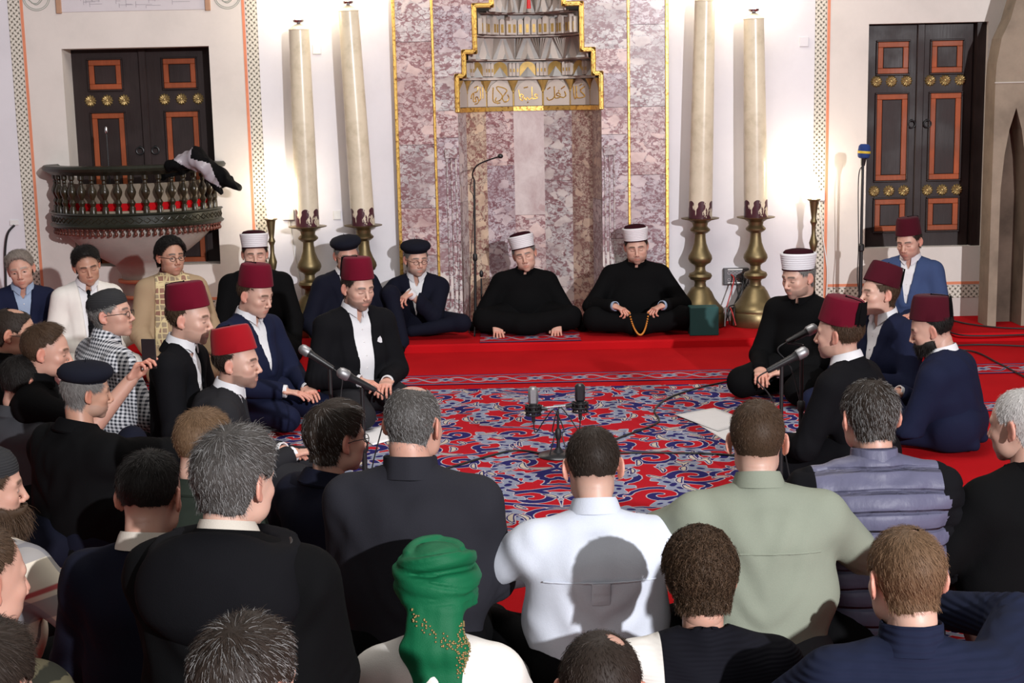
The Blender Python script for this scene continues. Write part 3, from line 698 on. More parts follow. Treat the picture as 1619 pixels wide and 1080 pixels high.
def paint_head(V, p):
    ax = np.abs(V[:, 0]); S = np.stack([ax, V[:, 1], V[:, 2]], 1)
    base = np.array(SKINS[p.get('skin', 'a')]); c = np.tile(base, (len(V), 1))
    def blend(col, w): 
        nonlocal c
        w = np.clip(w, 0, 1)[:, None]; c = c * (1 - w) + np.array(col) * w
    rose = base * np.array([1.08, .76, .72])
    blend(rose, .22 * ssf(dist_ell(S, (.045, .062, -.028), (.03, .035, .025)), 1.2, .3))
    blend(rose * .97, .3 * ssf(dist_ell(S, (0, .108, -.034), (.02, .02, .02)), 1.3, .4))
    blend(base * np.array([1.12, .62, .55]), .55 * ssf(dist_ell(S, (.084, -.012, -.004), (.014, .026, .04)), 1.1, .7))
    blend(base * np.array([.95, .66, .64]), .7 * ssf(dist_ell(S, (0, .092, -.068), (.024, .014, .012)), 1.15, .75))
    hc = np.array(HAIRC[p.get('hair', 'dark')]); bc = np.array(HAIRC[p.get('brow', p.get('hair', 'dark'))])
    if p.get('brow') is None and p.get('hair') in ('grey', 'white'): bc = np.array(HAIRC['darkgrey'])
    bz = .0235 + .004 * np.sin(ax * 60)
    blend(bc, .85 * ssf(np.abs(V[:, 2] - bz), .0075, .0035) * ssf(ax, .008, .013) * ssf(ax, .056, .047) * (V[:, 1] > .05))
    blend((.10, .05, .035), .7 * ssf(np.abs(V[:, 2] + .0045), .003, .0012) * ssf(ax, .015, .019) * ssf(ax, .047, .043) * (V[:, 1] > .06))
    if p.get('eyes', 0):
        e = dist_ell(S, (.031, .085, -.001), (.0125, .02, .0048)); front = (V[:, 1] > .07)
        blend((.50, .44, .41), ssf(e, 1.1, .8) * front); blend((.035, .02, .012), ssf(np.hypot(ax - .031, V[:, 2] + .0005), .0078, .0055) * (e < 1.05) * front)
    b = p.get('beard', 0.0)
    if b > 0:
        w = beard_mask(V) * b; bcol = np.array(HAIRC[p.get('beardc', p.get('hair', 'dark'))]); blend(bcol * .8 + base * .2 * (1 - b), w)
    hl = hairline(V, p.get('recede', 0.0), p.get('nape', -.072)); fade = p.get('fade', .01); fade = fade * 1.6 if fade > .035 else fade
    w = ssf(hl, -.003, fade)
    if p.get('bald'):
        cx, cy, cr = p['bald']; w = w * ssf(np.hypot(V[:, 0] - cx, V[:, 1] - cy) + np.where(V[:, 2] < .05, .1, 0), cr * .6, cr * 1.25) + 0.12 * w
    ear = ssf(dist_ell(S, (.086, -.013, -.004), (.013, .024, .036)), 1.0, 1.15)
    w = w * ear
    amt = p.get('scalp', .85); blend(hc * 1.0 + base * .12, w * amt)
    return c, w
def beard_mask(V):
    ax = np.abs(V[:, 0]); z = V[:, 2]; y = V[:, 1]
    top = np.interp(y, [-.02, .02, .05, .075, .10], [-.02, -.028, -.052, -.056, -.048])
    m = ssf(z - top, .006, -.006) * ssf(y, -.012, .006) * ssf(z, -.125, -.108)
    lip = ssf(dist_ell(V, (0, .092, -.068), (.022, .014, .0095)), .85, 1.1)
    nose = ssf(z, -.042, -.050) 
    return m * lip * nose
M_skin = None
def skin_mat():
    g = G('skin'); nd = g.n('ShaderNodeAttribute', attribute_name='Col'); nz = g.noise(g.coord(), 120.0, 3); g.bump(nz, 0.06, 0.002)
    c = g.mix(g.math('MULTIPLY', g.noise(g.coord(), 25.0, 3), 0.12), nd.outputs['Color'], (.75, .35, .25), 'MULTIPLY')
    return g.fin(c, 0.46, spec=0.4, sss=0.10)
def hair_mat():
    g = G('hair_strands'); nd = g.n('ShaderNodeAttribute', attribute_name='Col')
    return g.fin(nd.outputs['Color'], 0.6, spec=0.2)
M_skin = skin_mat(); M_hair = hair_mat()
def crown_flow(V, N, crown=(0.008, -.055, .115), part=0.0):
    d = V - np.array(crown); d = d - N * (d * N).sum(1)[:, None]; d /= (np.linalg.norm(d, axis=1, keepdims=True) + 1e-6)
    sw = np.cross(N, d); return d + part * sw
def strands(V, N, W, rng, count, length, col, lift=.35, width=.0011, var=.3, seg=3, jit=.35, curl=0.0, flow=None, lens=None, down=0.25, colvar=.35):
    p = W / (W.sum() + 1e-9); ii = rng.choice(len(V), size=count, p=p)
    fl = flow[ii] if flow is not None else crown_flow(V[ii], N[ii])
    n = N[ii]; root = V[ii] + rng.normal(0, .0016, (count, 3)); L = length * (1 - var + 2 * var * rng.random(count)) * (lens[ii] if lens is not None else 1.0)
    J = rng.normal(0, jit, (count, 3)); pts = [root]; pos = root.copy()
    dirv = n * lift + fl * (1 - lift) + J * .5
    ph = rng.random(count) * 6.28
    for s_ in range(seg):
        d = dirv / (np.linalg.norm(dirv, axis=1, keepdims=True) + 1e-9)
        if curl:
            a = ph + s_ * curl; side = np.cross(n, fl); d = d * .4 + .9 * (np.cos(a)[:, None] * side + np.sin(a)[:, None] * fl) + n * .35 * np.sin(a * 1.7)[:, None]
            d /= np.linalg.norm(d, axis=1, keepdims=True) + 1e-9
        pos = pos + d * (L / seg)[:, None]; pts.append(pos.copy()); dirv = dirv + fl * .25 - n * .12 + np.array([0, 0, -down]) * .5
    pts = np.stack(pts, 1)      # count, seg+1, 3
    T_ = pts[:, -1] - pts[:, 0]; side = np.cross(T_, n + rng.normal(0, .5, (count, 3))); side /= np.linalg.norm(side, axis=1, keepdims=True) + 1e-9
    wd = width * np.linspace(1, .35, seg + 1)
    A = pts + side[:, None, :] * wd[None, :, None] * .5; B = pts - side[:, None, :] * wd[None, :, None] * .5
    VV = np.stack([A, B], 2).reshape(-1, 3); m = 2 * (seg + 1); base = np.arange(count)[:, None] * m
    F = np.concatenate([base + np.array([[2 * k, 2 * k + 1, 2 * k + 3, 2 * k + 2]]) for k in range(seg)])
    cc = np.array(col)[None] * (1 - colvar + 2 * colvar * rng.random((count, 1)))
    return VV.astype(f32), F.astype(np.int32), np.repeat(cc, m, axis=0), ii
def join(parts):
    """parts = list of (V,F,C) -> one"""
    off = 0; VV = []; FF = []; CC = []
    for V, F, C in parts:
        VV.append(V); FF.append(F + off); CC.append(np.broadcast_to(C, V.shape)); off += len(V)
    return np.concatenate(VV), np.concatenate(FF), np.concatenate(CC)

# ------------------------------------------------------------------ hands (right hand: fingers +y, palm faces -z, thumb toward -x)
def hand_sdf(P, curl, thumb_in=0.0):
    d = v_cone(P, (0, -.012, 0), (0, .008, 0), .0225, .0225, (1, 0, 0), 1.25)
    d = smin(d, v_cone(P, (0, .012, 0), (.002, .078, .002), .0145, .0135, (1, 0, 0), 2.7), .02)
    d = smin(d, v_ell(P, (-.024, .030, -.008), (.017, .026, .013)), .012)
    xs = (-.030, -.010, .010, .029); ys = (.088, .092, .088, .078); Ls = (.072, .080, .074, .058); rs = (.0090, .0093, .0088, .0078); spr = (-.10, -.02, .06, .15)
    for x, y0, L, r, sp, j in zip(xs, ys, Ls, rs, spr, range(4)):
        p = np.array((x, y0 - .012, .001)); a = 0.0
        for q, fr in enumerate((.46, .30, .24)):
            a += curl[j] * (0.8, 1.1, .8)[q]; dr = np.array((math.sin(sp) * math.cos(a), math.cos(a) * math.cos(sp), -math.sin(a))); e = p + dr * (L * fr + (.012 if q == 0 else 0))
            d = smin(d, v_cone(P, p, e, r * (1 - .07 * q), r * (1 - .07 * (q + 1))), .004 if q else .007); p = e
    t0 = np.array((-.026, .022, -.006)); t1 = np.array((-.050 + thumb_in * .02, .050, -.014 - thumb_in * .012)); t2 = np.array((-.056 + thumb_in * .045, .082, -.020 - thumb_in * .02))
    d = smin(d, v_cone(P, t0, t1, .0135, .0105), .010); d = smin(d, v_cone(P, t1, t2, .0105, .0085), .004)
    return d
_hd = {}
HPOSE = {'rest': ((.16, .20, .24, .30), 0.1), 'curl': ((.55, .62, .70, .78), .6), 'hold': ((.45, .75, .85, .9), 1.0), 'flat': ((.06, .07, .09, .12), 0.0)}
def hand_mesh(pose):
    if pose not in _hd:
        cu, th = HPOSE[pose]; V, F = nets(lambda P: hand_sdf(P, cu, th), (-.085, -.085, -.10), (.06, .185, .035), .0034); _hd[pose] = (V, F)
    return _hd[pose]

# ------------------------------------------------------------------ cloth materials
def cloth(name, col, rough=0.85, weave=350.0, bump=0.25, sheen=0.0, spec=0.12, var=.12):
    g = G(name); v = g.coord(); nz = g.noise(v, 6.0, 4); f = g.noise(v, weave, 2); g.bump(g.math('ADD', f, g.math('MULTIPLY', g.noise(v, 40.0, 4), 0.6)), bump, 0.003)
    c = g.mix(nz, tuple(q * (1 - var) for q in col), tuple(min(1, q * (1 + var)) for q in col))
    return g.fin(g.mix(g.math('MULTIPLY', f, 0.3), c, tuple(q * .6 for q in col)), rough, spec=spec, sheen=sheen)
def check_cloth(name):
    g = G(name); v = g.xyz(g.mapv(g.coord(), rot=(.15, 0, -.6)))
    def st(c_, o): return g.ss(g.math('ABSOLUTE', g.math('SUBTRACT', g.math('FRACT', g.math('ADD', g.math('MULTIPLY', c_, 52.0), o)), 0.5)), .22, .28)
    a = st(v[0], 0.0); b_ = st(v[2], .3)
    return g.fin(g.mix(g.math('MULTIPLY', g.math('ADD', a, b_), .5), (.62, .63, .66), (.020, .024, .035)), .85, spec=.2)
def plaid_cloth(name):
    g = G(name); v = g.xyz(g.mapv(g.coord(), rot=(0, .35, .7)))
    def st(c_, fq, w, o): return g.ss(g.math('ABSOLUTE', g.math('SUBTRACT', g.math('FRACT', g.math('ADD', g.math('MULTIPLY', c_, fq), o)), 0.5)), w + .02, w)
    c = g.mix(g.math('MULTIPLY', st(v[0], 5.5, .16, 0), .8), (.60, .54, .44), (.20, .20, .22)); c = g.mix(g.math('MULTIPLY', st(v[2], 5.5, .16, .2), .75), c, (.17, .17, .19))
    c = g.mix(g.math('MULTIPLY', st(v[0], 5.5, .02, .33), .8), c, (.05, .05, .07)); c = g.mix(g.math('MULTIPLY', st(v[2], 2.75, .012, .7), .9), c, (.35, .03, .04))
    return g.fin(c, .9, spec=.1)
def camo_cloth(name):
    g = G(name); v = vmix(g, g.coord(), .08, 12.0); n1 = g.noise(v, 9.0, 2); n2 = g.noise(g.mapv(v, loc=(5, 3, 1)), 11.0, 2)
    c = g.mix(g.ss(n1, .50, .52), (.085, .075, .045), (.022, .022, .016)); c = g.mix(g.ss(n2, .57, .59), c, (.17, .15, .10))
    return g.fin(c, .9, spec=.1)
def scarf_cloth(name):
    g = G(name); v = g.coord(); e = g.vor(v, 26.0, 'DISTANCE_TO_EDGE', 'Distance', 0.15); r = g.xyz(g.vor(v, 26.0, rand=.15))[0]
    c = g.mix(g.ss(r, .4, .6), (.26, .14, .10), (.30, .24, .16)); c = g.mix(g.ss(e, .14, .07), c, (.60, .50, .28)); return g.fin(c, .8, spec=.2)
def knit_cloth(name, col, stripes=60.0):
    g = G(name); v = g.xyz(g.coord('Object')); w = g.math('SINE', g.math('MULTIPLY', v[2], stripes * 6.28)); g.bump(w, .4, .003)
    return g.fin(g.mix(g.noise(g.coord(), 40., 3), tuple(q * .85 for q in col), col), .9, spec=.12)
def vest_cloth():
    g = G('quilted_slate_purple_nylon'); v = g.xyz(g.coord()); z = g.math('ADD', v[2], g.math('MULTIPLY', g.math('COSINE', g.math('MULTIPLY', v[0], 9.0)), -.012))
    ph = g.math('ABSOLUTE', g.math('SUBTRACT', g.math('FRACT', g.math('MULTIPLY', z, 1 / .062)), .5)); pz = g.ss(ph, .5, .36); nz = g.noise(g.mapv(g.coord(), scale=(1, 1, .5)), 22.0, 4)
    g.bump(g.math('ADD', pz, g.math('MULTIPLY', nz, .5)), .9, .012)
    return g.fin(g.mix(g.ss(ph, .488, .496), (.105, .105, .165), (.035, .035, .06)), .5, spec=.3)  # groove lines darkened in colour, like shade between the quilted rolls
CL = {
 'black': cloth('black_wool_cloth', (.0045, .0045, .005), spec=.05), 'blacksuit': cloth('black_suit_cloth', (.0065, .0065, .008), spec=.06), 'charcoal': cloth('charcoal_suit_cloth', (.018, .018, .021)),
 'navy': cloth('navy_suit_cloth', (.009, .012, .034)), 'navy2': cloth('dark_navy_cloth', (.0055, .0065, .015)), 'blue': cloth('blue_suit_cloth', (.045, .072, .165)),
 'white': cloth('white_cotton_cloth', (.74, .74, .76), sheen=0), 'paleblue': cloth('pale_blue_cotton_cloth', (.62, .66, .74), sheen=0), 'bluegrey': cloth('light_blue_shirt_cloth', (.32, .40, .54)),
 'sage': cloth('sage_green_cotton_cloth', (.25, .275, .215), sheen=0), 'darkgrey': cloth('dark_blue_grey_jersey', (.020, .020, .026)), 'grey': cloth('grey_jacket_cloth', (.045, .046, .052)),
 'tan': cloth('tan_blazer_cloth', (.36, .26, .16)), 'maroon': cloth('maroon_shirt_cloth', (.05, .008, .014)), 'green': cloth('dark_green_cloth', (.018, .024, .018)), 'vest': vest_cloth(),
 'cream': cloth('cream_collar_cloth', (.55, .50, .43)), 'offwhite': cloth('off_white_wool_cloth', (.78, .75, .70), sheen=0), 'sweater': knit_cloth('navy_knit', (.011, .015, .036)), 'check': check_cloth('small_black_white_check'), 'plaid': plaid_cloth('beige_grey_plaid'),
 'camo': camo_cloth('camouflage_cloth'), 'scarf': scarf_cloth('hexagon_pattern_silk'), 'greysweat': knit_cloth('pale_grey_knit', (.45, .43, .45)), 'leather': simple('black_leather', (.012, .012, .012), .3),
 'fez': cloth('dark_red_felt', (.125, .006, .018), .95, 500., .15, .04, .05), 'fezbright': cloth('bright_red_felt', (.30, .008, .014), .95, 500., .15, .08, .05), 'fezdark': cloth('maroon_felt', (.062, .007, .014), .95, 500., .15, .04, .05),
 'capred': cloth('dark_maroon_cap_felt', (.030, .006, .010), spec=.04), 'wrap': cloth('white_turban_linen', (.76, .75, .78), sheen=0), 'beret': cloth('navy_black_felt', (.008, .009, .016), .95), 'kufi': knit_cloth('charcoal_knit', (.03, .03, .032), 120.), 'greensilk': cloth('emerald_green_silk', (.004, .115, .045), .62, 300., .3, .0, .2), 'brownwool': cloth('brown_cloth', (.10, .06, .05)),
}
# ------------------------------------------------------------------ garments
def fold(V, N, amp, seed, freq=(9, 9, 3.2)):
    n1 = vnoise(V, freq, seed * 1.37); n2 = vnoise(V, tuple(q * 2.1 for q in freq), seed * 2.1 + 5)
    r = 1 - 2 * np.abs(n1) * 2; d = amp * (0.7 * (r - .5) + .5 * n2)
    return V + N * d[:, None]
def ik(S, Wt, l1, l2, pole):
    S = np.array(S, float); Wt = np.array(Wt, float); d = Wt - S; L = np.linalg.norm(d); L2 = min(L, (l1 + l2) * .995)
    u = d / (L + 1e-9); a = (l1 * l1 - l2 * l2 + L2 * L2) / (2 * L2); h = math.sqrt(max(l1 * l1 - a * a, 0)); p = np.array(pole, float); p = p - u * (p @ u); p /= np.linalg.norm(p) + 1e-9
    return S + u * a + p * h, S + u * L2
rs_glob = np.random.default_rng(11)
GR = {'h_near': .0095}

def person(label, hp, s, yaw=180, byaw=None, pitch=0, roll=0, seat=0.0, floor=0.0, lean=.06, sx=0.0, group=None, top='jacket', topc='black', shirt=None, legs='kneel', legc='black',
           arms=None, hands=('rest', 'rest'), head=None, hat=None, hatc='fez', fat=1.0, sw=1.0, V_open=.0, glasses=False, collar=None, extra=None, poles=None, foldamp=.004, cell=.0115, neckfat=0.0, cuff=True, hunch=0.0, tail=None, vee=.22, show_legs=True, tie=False, hatroll=0.0, hatpitch=0.0):
    head = dict(head or {}); byaw = yaw if byaw is None else byaw; seed = len(PEOPLE) + 1; rng = np.random.default_rng(seed)
    H = at_s(hp[0], hp[1], s); th = math.radians(byaw) + PI; fw = Vector((math.sin(math.radians(byaw)), -math.cos(math.radians(byaw)), 0)); rt = Vector((fw.y, -fw.x, 0)) 
    root = empty('person', (H.x - fw.x * lean - rt.x * sx, H.y - fw.y * lean - rt.y * sx, floor), th, label, 'person', group)
    PEOPLE.append(root)
    Hc = np.array((sx, lean, H.z - floor)); zt = seat
    pitch = pitch - (7 if (hat in ('fez', 'turban')) else 0); pr = math.radians(pitch); RH = rotm(-math.radians(yaw - byaw) * -1, pr, math.radians(roll))
    # neck base
    Nn = Hc + np.array((0, -.050 - .070 * math.sin(pr), -.148 + .05 * (1 - math.cos(pr)) - .012 * math.sin(pr))); Nn[0] = sx * .9
    P0 = np.array((0, 0, zt + .10)); tl = np.linalg.norm(Nn - P0)
    up = (Nn - P0) / tl; X = np.array((1., 0, 0)); chest = P0 + up * tl * .70 + np.array((0, -.015 - hunch * .04, 0)); belly = P0 + up * tl * .30 + np.array((0, .01 * fat, 0))
    shz = -.066; SCn = Nn + np.array((0, .0 - hunch * .02, shz)); shw = .172 * sw
    Sl = SCn + np.array((-shw, 0, -.012)); Sr = SCn + np.array((shw, 0, -.012))
    aw = arms or ((-.10, .30, zt + .13), (.10, .30, zt + .13))
    pl = poles or ((-.6, -.45, -.55), (.6, -.45, -.55))
    El, Wl = ik(Sl, aw[0], .30, .265, pl[0]); Er, Wr = ik(Sr, aw[1], .30, .265, pl[1])
    f_ = fat
    def torso(P):
        d = v_cone(P, P0 + np.array((0, .0, -.02)), belly, .120 * f_, .118 * f_, X, 1.38)
        d = smin(d, v_cone(P, belly, chest, .116 * f_, .112 * (f_ * .5 + .5), X, 1.42 * sw), .05)
        d = smin(d, v_cone(P, Sl + np.array((.015, 0, 0)), Sr - np.array((.015, 0, 0)), .062, .062), .06)
        d = smin(d, v_cone(P, Nn + np.array((0, -.006, -.006)), SCn + np.array((-shw * .80, 0, .002)), .050 + neckfat, .055), .03)
        d = smin(d, v_cone(P, Nn + np.array((0, -.006, -.006)), SCn + np.array((shw * .80, 0, .002)), .050 + neckfat, .055), .03)
        return d
    def arm(P, S, E, Wt, r=1.0):
        d = v_cone(P, S, E, .059 * r, .050 * r); return smin(d, v_cone(P, E, Wt, .050 * r, .036 * r), .02)
    def arms_(P, r=1.0): return smin(arm(P, Sl, El, Wl, r), arm(P, Sr, Er, Wr, r), .01)
    allp = np.stack([P0, chest, Nn, Sl, Sr, El, Er, Wl, Wr]); lo = allp.min(0) - np.array((.15, .20, .14)) * max(1, f_); hi = allp.max(0) + np.array((.15, .20, .05)) * max(1, f_)
    lo[2] = max(lo[2], .012); lo[0] = min(lo[0], -.27 * f_ * 1.1); hi[0] = max(hi[0], .27 * f_ * 1.1)
    # neck skin
    neck_top = Hc + RH @ np.array((0, -.03, -.07))
    nk = lambda P: smin(v_cone(P, neck_top, Nn + np.array((0, .016, .01)), .054 + neckfat, .055 + neckfat), v_cone(P, Nn + np.array((-.02, .025, -.04)), Nn + np.array((.02, .025, -.04)), .034, .034), .02)
    nb = np.stack([neck_top, Nn]); Vn, Fn = nets(nk, nb.min(0) - .12, nb.max(0) + .075, .009)
    skinb = np.array(SKINS[head.get('skin', 'a')])
    hV, hF, hN = head_mesh(head.get('fat', 0.0)); hcell = hV.copy()
    sc_ = np.array(head.get('scale', (1, 1, 1)), float) * rng.uniform(.985, 1.015, 3) * 1.05
    nl = head.get('nose', rng.uniform(.9, 1.15)); w_ = np.exp(-(((hcell - np.array((0, .10, -.025))) / np.array((.03, .03, .04))) ** 2).sum(1)); hcell[:, 1] += w_ * (nl - 1) * .035
    C, wh = paint_head(hV, head)
    wv = wh.copy()
    toW = lambda V_: xf(V_ * sc_, RH, Hc)
    parts = [(toW(hcell), hF, C), (Vn, Fn, skinb * np.array((.97, .93, .92)))]
    for sd, S_, E_, W_, hpz in ((-1, Sl, El, Wl, hands[0]), (1, Sr, Er, Wr, hands[1])):
        if hpz is None: continue
        hv, hf = hand_mesh(hpz); hv = hv.copy(); 
        if sd < 0: hv[:, 0] *= -1; hf = hf[:, ::-1]
        fa = (W_ - E_); fa /= np.linalg.norm(fa); hd = (hand_dir or {}).get(0) if False else None
        dirn = fa * .6 + np.array((-sd * .25, .35, -.10)); 
        if extra and 'hdir' in extra and extra['hdir'][0 if sd < 0 else 1] is not None: dirn = np.array(extra['hdir'][0 if sd < 0 else 1], float)
        dirn /= np.linalg.norm(dirn); upn = np.array((0, 0, 1.0)); 
        if extra and 'hup' in extra and extra['hup'][0 if sd < 0 else 1] is not None: upn = np.array(extra['hup'][0 if sd < 0 else 1], float)
        upn = upn - dirn * (upn @ dirn); upn /= np.linalg.norm(upn); xr = np.cross(dirn, upn); R_ = np.stack([xr, dirn, upn], 1)
        hw_ = xf(hv, R_, W_)
        hcC = np.tile(skinb * np.array((1.0, .9, .88)), (len(hv), 1)); hcC[hv[:, 1] > .085] *= np.array((1.02, .88, .86)); parts.append((hw_, hf.copy(), hcC))
        # bare wrist running back into the sleeve
        wr = (lambda P, E_=E_, W_=W_: v_cone(P, W_ + (E_ - W_) * .3, W_, .028, .0235)); q = np.stack([E_, W_]); Vw, Fw = nets(wr, np.minimum(W_, W_ + (E_ - W_) * .3) - .04, np.maximum(W_, W_ + (E_ - W_) * .3) + .04, .008); parts.append((Vw, Fw, skinb * .98))
        if extra and extra.get('bare'): 
            Vw, Fw = nets(lambda P: v_cone(P, E_ , W_, .046, .031), np.minimum(E_, W_) - .06, np.maximum(E_, W_) + .06, .008); parts.append((Vw, Fw, skinb * .98))
    inner = lambda P: np.maximum(smin(torso(P) + .016, arms_(P, .72) + .002, .03), (P0[2] - .09) - P[:, 2])
    Vi, Fi = nets(inner, lo, hi, .019); parts.append((Vi, Fi, skinb * .97))
    Vb, Fb, Cb = join(parts); body = mk('body', Vb, Fb, M_skin, root, True, Cb)
    # ---- hair
    if head.get('style', 'short') != 'none':
        st = head.get('style', 'short'); L = head.get('len', .016); thick = head.get('thick', .006); hc = np.array(HAIRC[head.get('hair', 'dark')])
        hl = hairline(hV, head.get('recede', 0), head.get('nape', -.072)); fade = head.get('fade', .01); fade = fade * 1.6 if fade > .035 else fade
        grow = ssf(hl, 0.0, max(fade, .012)) * (wh > .3)
        if hat in ('fez', 'turban', 'beret', 'kufi', 'greenturban'): grow = grow * ssf(hV[:, 2], .058, .05); 
        keep = grow > (.34 if fade > .035 else .02); fm_ = keep[hF].all(1); F2 = hF[fm_]
        if len(F2) > 10:
            used = np.unique(F2); remap = -np.ones(len(hV), int); remap[used] = np.arange(len(used))
            vv = hcell[used]; nn_ = hN[used]; g_ = grow[used]
            bump = vnoise(vv, (70, 70, 70), seed) * .25 + vnoise(vv, (22, 22, 22), seed) * .5
            tk = thick * g_ * (1 + (1.2 if st == 'curly' else .5) * bump)
            if st == 'top': tk = tk * (1 + 1.1 * ssf(vv[:, 2], .05, .10) * ssf(vv[:, 1], -.07, .03))
            vv2 = vv + nn_ * tk[:, None]; grey = head.get('mix', 0); 
            cc = np.tile(hc * .75, (len(vv2), 1))
            cap = (toW(vv2), remap[F2].astype(np.int32), cc)
            near = s > 330; cnt = int(head.get('count', 5200 if near else 1600)); pw = g_ ** (.7 if fade < .035 else 1.3) * (g_ > .12)
            lens = .35 + .65 * g_
            if st == 'top': lens = lens * (.40 + .55 * ssf(vv[:, 2], .04, .10))
            if st == 'curly':
                sv, sf, scol, ii = strands(vv2, nn_, pw, rng, cnt, L, hc, lift=.55, width=.0022, seg=7, jit=.2, curl=1.5, lens=lens, colvar=.45)
            else:
                sv, sf, scol, ii = strands(vv2, nn_, pw, rng, cnt, L, hc, lift=head.get('lift', .26), width=.0010 if near else .0016, seg=3, jit=head.get('jit', .28), lens=lens, down=.15, flow=crown_flow(vv2, nn_, part=head.get('swirl', .3)))
            if grey:
                side = ssf(vv[ii][:, 2], .10, .02) * .6 + .4; m = rng.random(len(ii)) < grey * side * 1.4; k_ = len(sv) // len(ii)
                mm = np.repeat(m, k_); scol[mm] = np.array((.24, .235, .23)) * np.repeat(rng.uniform(.6, 1.1, len(ii)), k_)[mm][:, None]
            hvj, hfj, hcj = join([cap, (toW(sv), sf, scol)]); mk('hair', hvj, hfj, M_hair, root, True, hcj)
    if head.get('beardlen'):
        bm_ = beard_mask(hV); keep = bm_ > .25; F2 = hF[keep[hF].all(1)]; used = np.unique(F2); remap = -np.ones(len(hV), int); remap[used] = np.arange(len(used))
        vv = hcell[used] + hN[used] * (head['beardlen'] * .35 * bm_[used])[:, None]; bc = np.array(HAIRC[head.get('beardc', head.get('hair', 'dark'))])
        sv, sf, scol, ii = strands(hcell[used], hN[used], bm_[used] ** .5, rng, 1800 if s < 330 else 3500, head['beardlen'], bc, lift=.5, width=.0014, seg=3, jit=.4, flow=np.tile(np.array((0, .3, -1.0)), (len(used), 1)), down=.4)
        a_, b_, c_ = join([(toW(vv), remap[F2].astype(np.int32), np.tile(bc * .7, (len(vv), 1))), (toW(sv), sf, scol)]); mk('beard', a_, b_, M_hair, root, True, c_)
    # ---- hats
    def hx(pts): return [tuple(q) for q in toW(np.array(pts, float))]
    HM = Matrix(((RH[0][0] * sc_[0], RH[0][1] * sc_[1], RH[0][2] * sc_[2], Hc[0]), (RH[1][0] * sc_[0], RH[1][1] * sc_[1], RH[1][2] * sc_[2], Hc[1]), (RH[2][0] * sc_[0], RH[2][1] * sc_[1], RH[2][2] * sc_[2], Hc[2]), (0, 0, 0, 1)))
    if hat == 'fez':
        Mh = HM @ Matrix.Translation((0, -.012, .050)) @ Matrix.Rotation(math.radians(13 + hatpitch), 4, 'X') @ Matrix.Rotation(math.radians(hatroll), 4, 'Y')
        pf_ = [(.080, .002), (.085, 0), (.0875, .004), (.0835, .045), (.0785, .09), (.0735, .110), (.071, .117), (.064, .121), (.035, .123), (0, .123)]
        ho = MB().lathe(pf_, 40, M_=Mh, sx=1.0, sy=1.2).build('fez_hat', CL[hatc], root, True)
        # tassel: a bunch of black threads from the top down the back
        tb = MB(); ang = math.radians(head.get('tassel', 200)); ex, ey = math.sin(ang) * .080, math.cos(ang) * .096
        tb.tube([tuple(Mh @ Vector(q)) for q in ((0, 0, .122), (0, 0, .130))], .004, 6); tb.tube([tuple(Mh @ Vector(q)) for q in ((0, 0, .126), (ex * .5, ey * .5, .1245), (ex * .88, ey * .88, .1215), (ex * 1.01, ey * 1.01, .110))], .0025, 6)
        for k in range(26):
            a2 = ang + rng.normal(0, .13); q0 = (math.sin(a2) * .079, math.cos(a2) * .095, .120); ln = .105 + rng.uniform(-.012, .008); a3 = ang + (a2 - ang) * 1.5
            tb.tube([tuple(Mh @ Vector(q)) for q in (q0, (math.sin(a3) * .085, math.cos(a3) * .102, .12 - ln * .5), (math.sin(a3) * .089, math.cos(a3) * .107, .12 - ln))], .0032, 5)
        tb.build('tassel', CL['black'], ho, True)
    elif hat == 'turban':
        Mh = HM @ Matrix.Translation((0, -.010, .046)) @ Matrix.Rotation(math.radians(13 + hatpitch), 4, 'X') @ Matrix.Rotation(math.radians(hatroll), 4, 'Y')
        MB().lathe([(.070, .04), (.080, .085), (.080, .100), (.070, .110), (.040, .117), (.0, .119)], 36, M_=Mh, sy=1.16).build('cap_crown', CL['capred'], root, True)
        pf_ = [(.078, .0), (.0845, .001)]
        for k in range(7):
            z = .002 + k * .0128; r = .085 + .0105 * k / 6; pf_ += [(r + .0005, z + .001), (r + .0011, z + .006), (r + .0006, z + .0118)]
        pf_ += [(.0945, .0935), (.087, .095), (.078, .088)]
        MB().lathe(pf_, 44, M_=Mh, sy=1.17).build('turban_wrap', CL['wrap'], root, True)
        MB().lathe([(.082, -.004), (.0855, -.004), (.0865, .001), (.0855, .004), (.082, .004)], 40, M_=Mh, sy=1.18).build('cap_rim', CL['capred'], root, True)
    elif hat == 'beret':
        Mh = HM @ Matrix.Translation((0, -.012, .055)) @ Matrix.Rotation(math.radians(6 + hatpitch), 4, 'X') @ Matrix.Rotation(math.radians(hatroll), 4, 'Y')
        pf_ = [(.078, .0), (.083, -.001), (.085, .008), (.095, .014), (.105, .022), (.111, .036), (.109, .052), (.094, .070), (.06, .082), (.025, .087), (0, .088)]
        ho = MB().lathe(pf_, 40, M_=Mh, sy=1.12); bo = ho.build('beret_hat', CL['beret'], root, True)
        MB().tube([tuple(Mh @ Vector(q)) for q in ((0, 0, .085), (.002, 0, .096), (.005, 0, .104))], .0022, 6).build('stalk', CL['beret'], bo, True)
    elif hat == 'kufi':
        Mh = HM @ Matrix.Translation((0, -.014, .036)) @ Matrix.Rotation(math.radians(14 + hatpitch), 4, 'X')
        MB().lathe([(.079, -.004), (.0835, -.003), (.085, .012), (.083, .035), (.074, .060), (.055, .079), (.03, .088), (0, .091)], 36, M_=Mh, sy=1.22).build('knitted_cap', CL['kufi'], root, True)
    elif hat == 'greenturban':
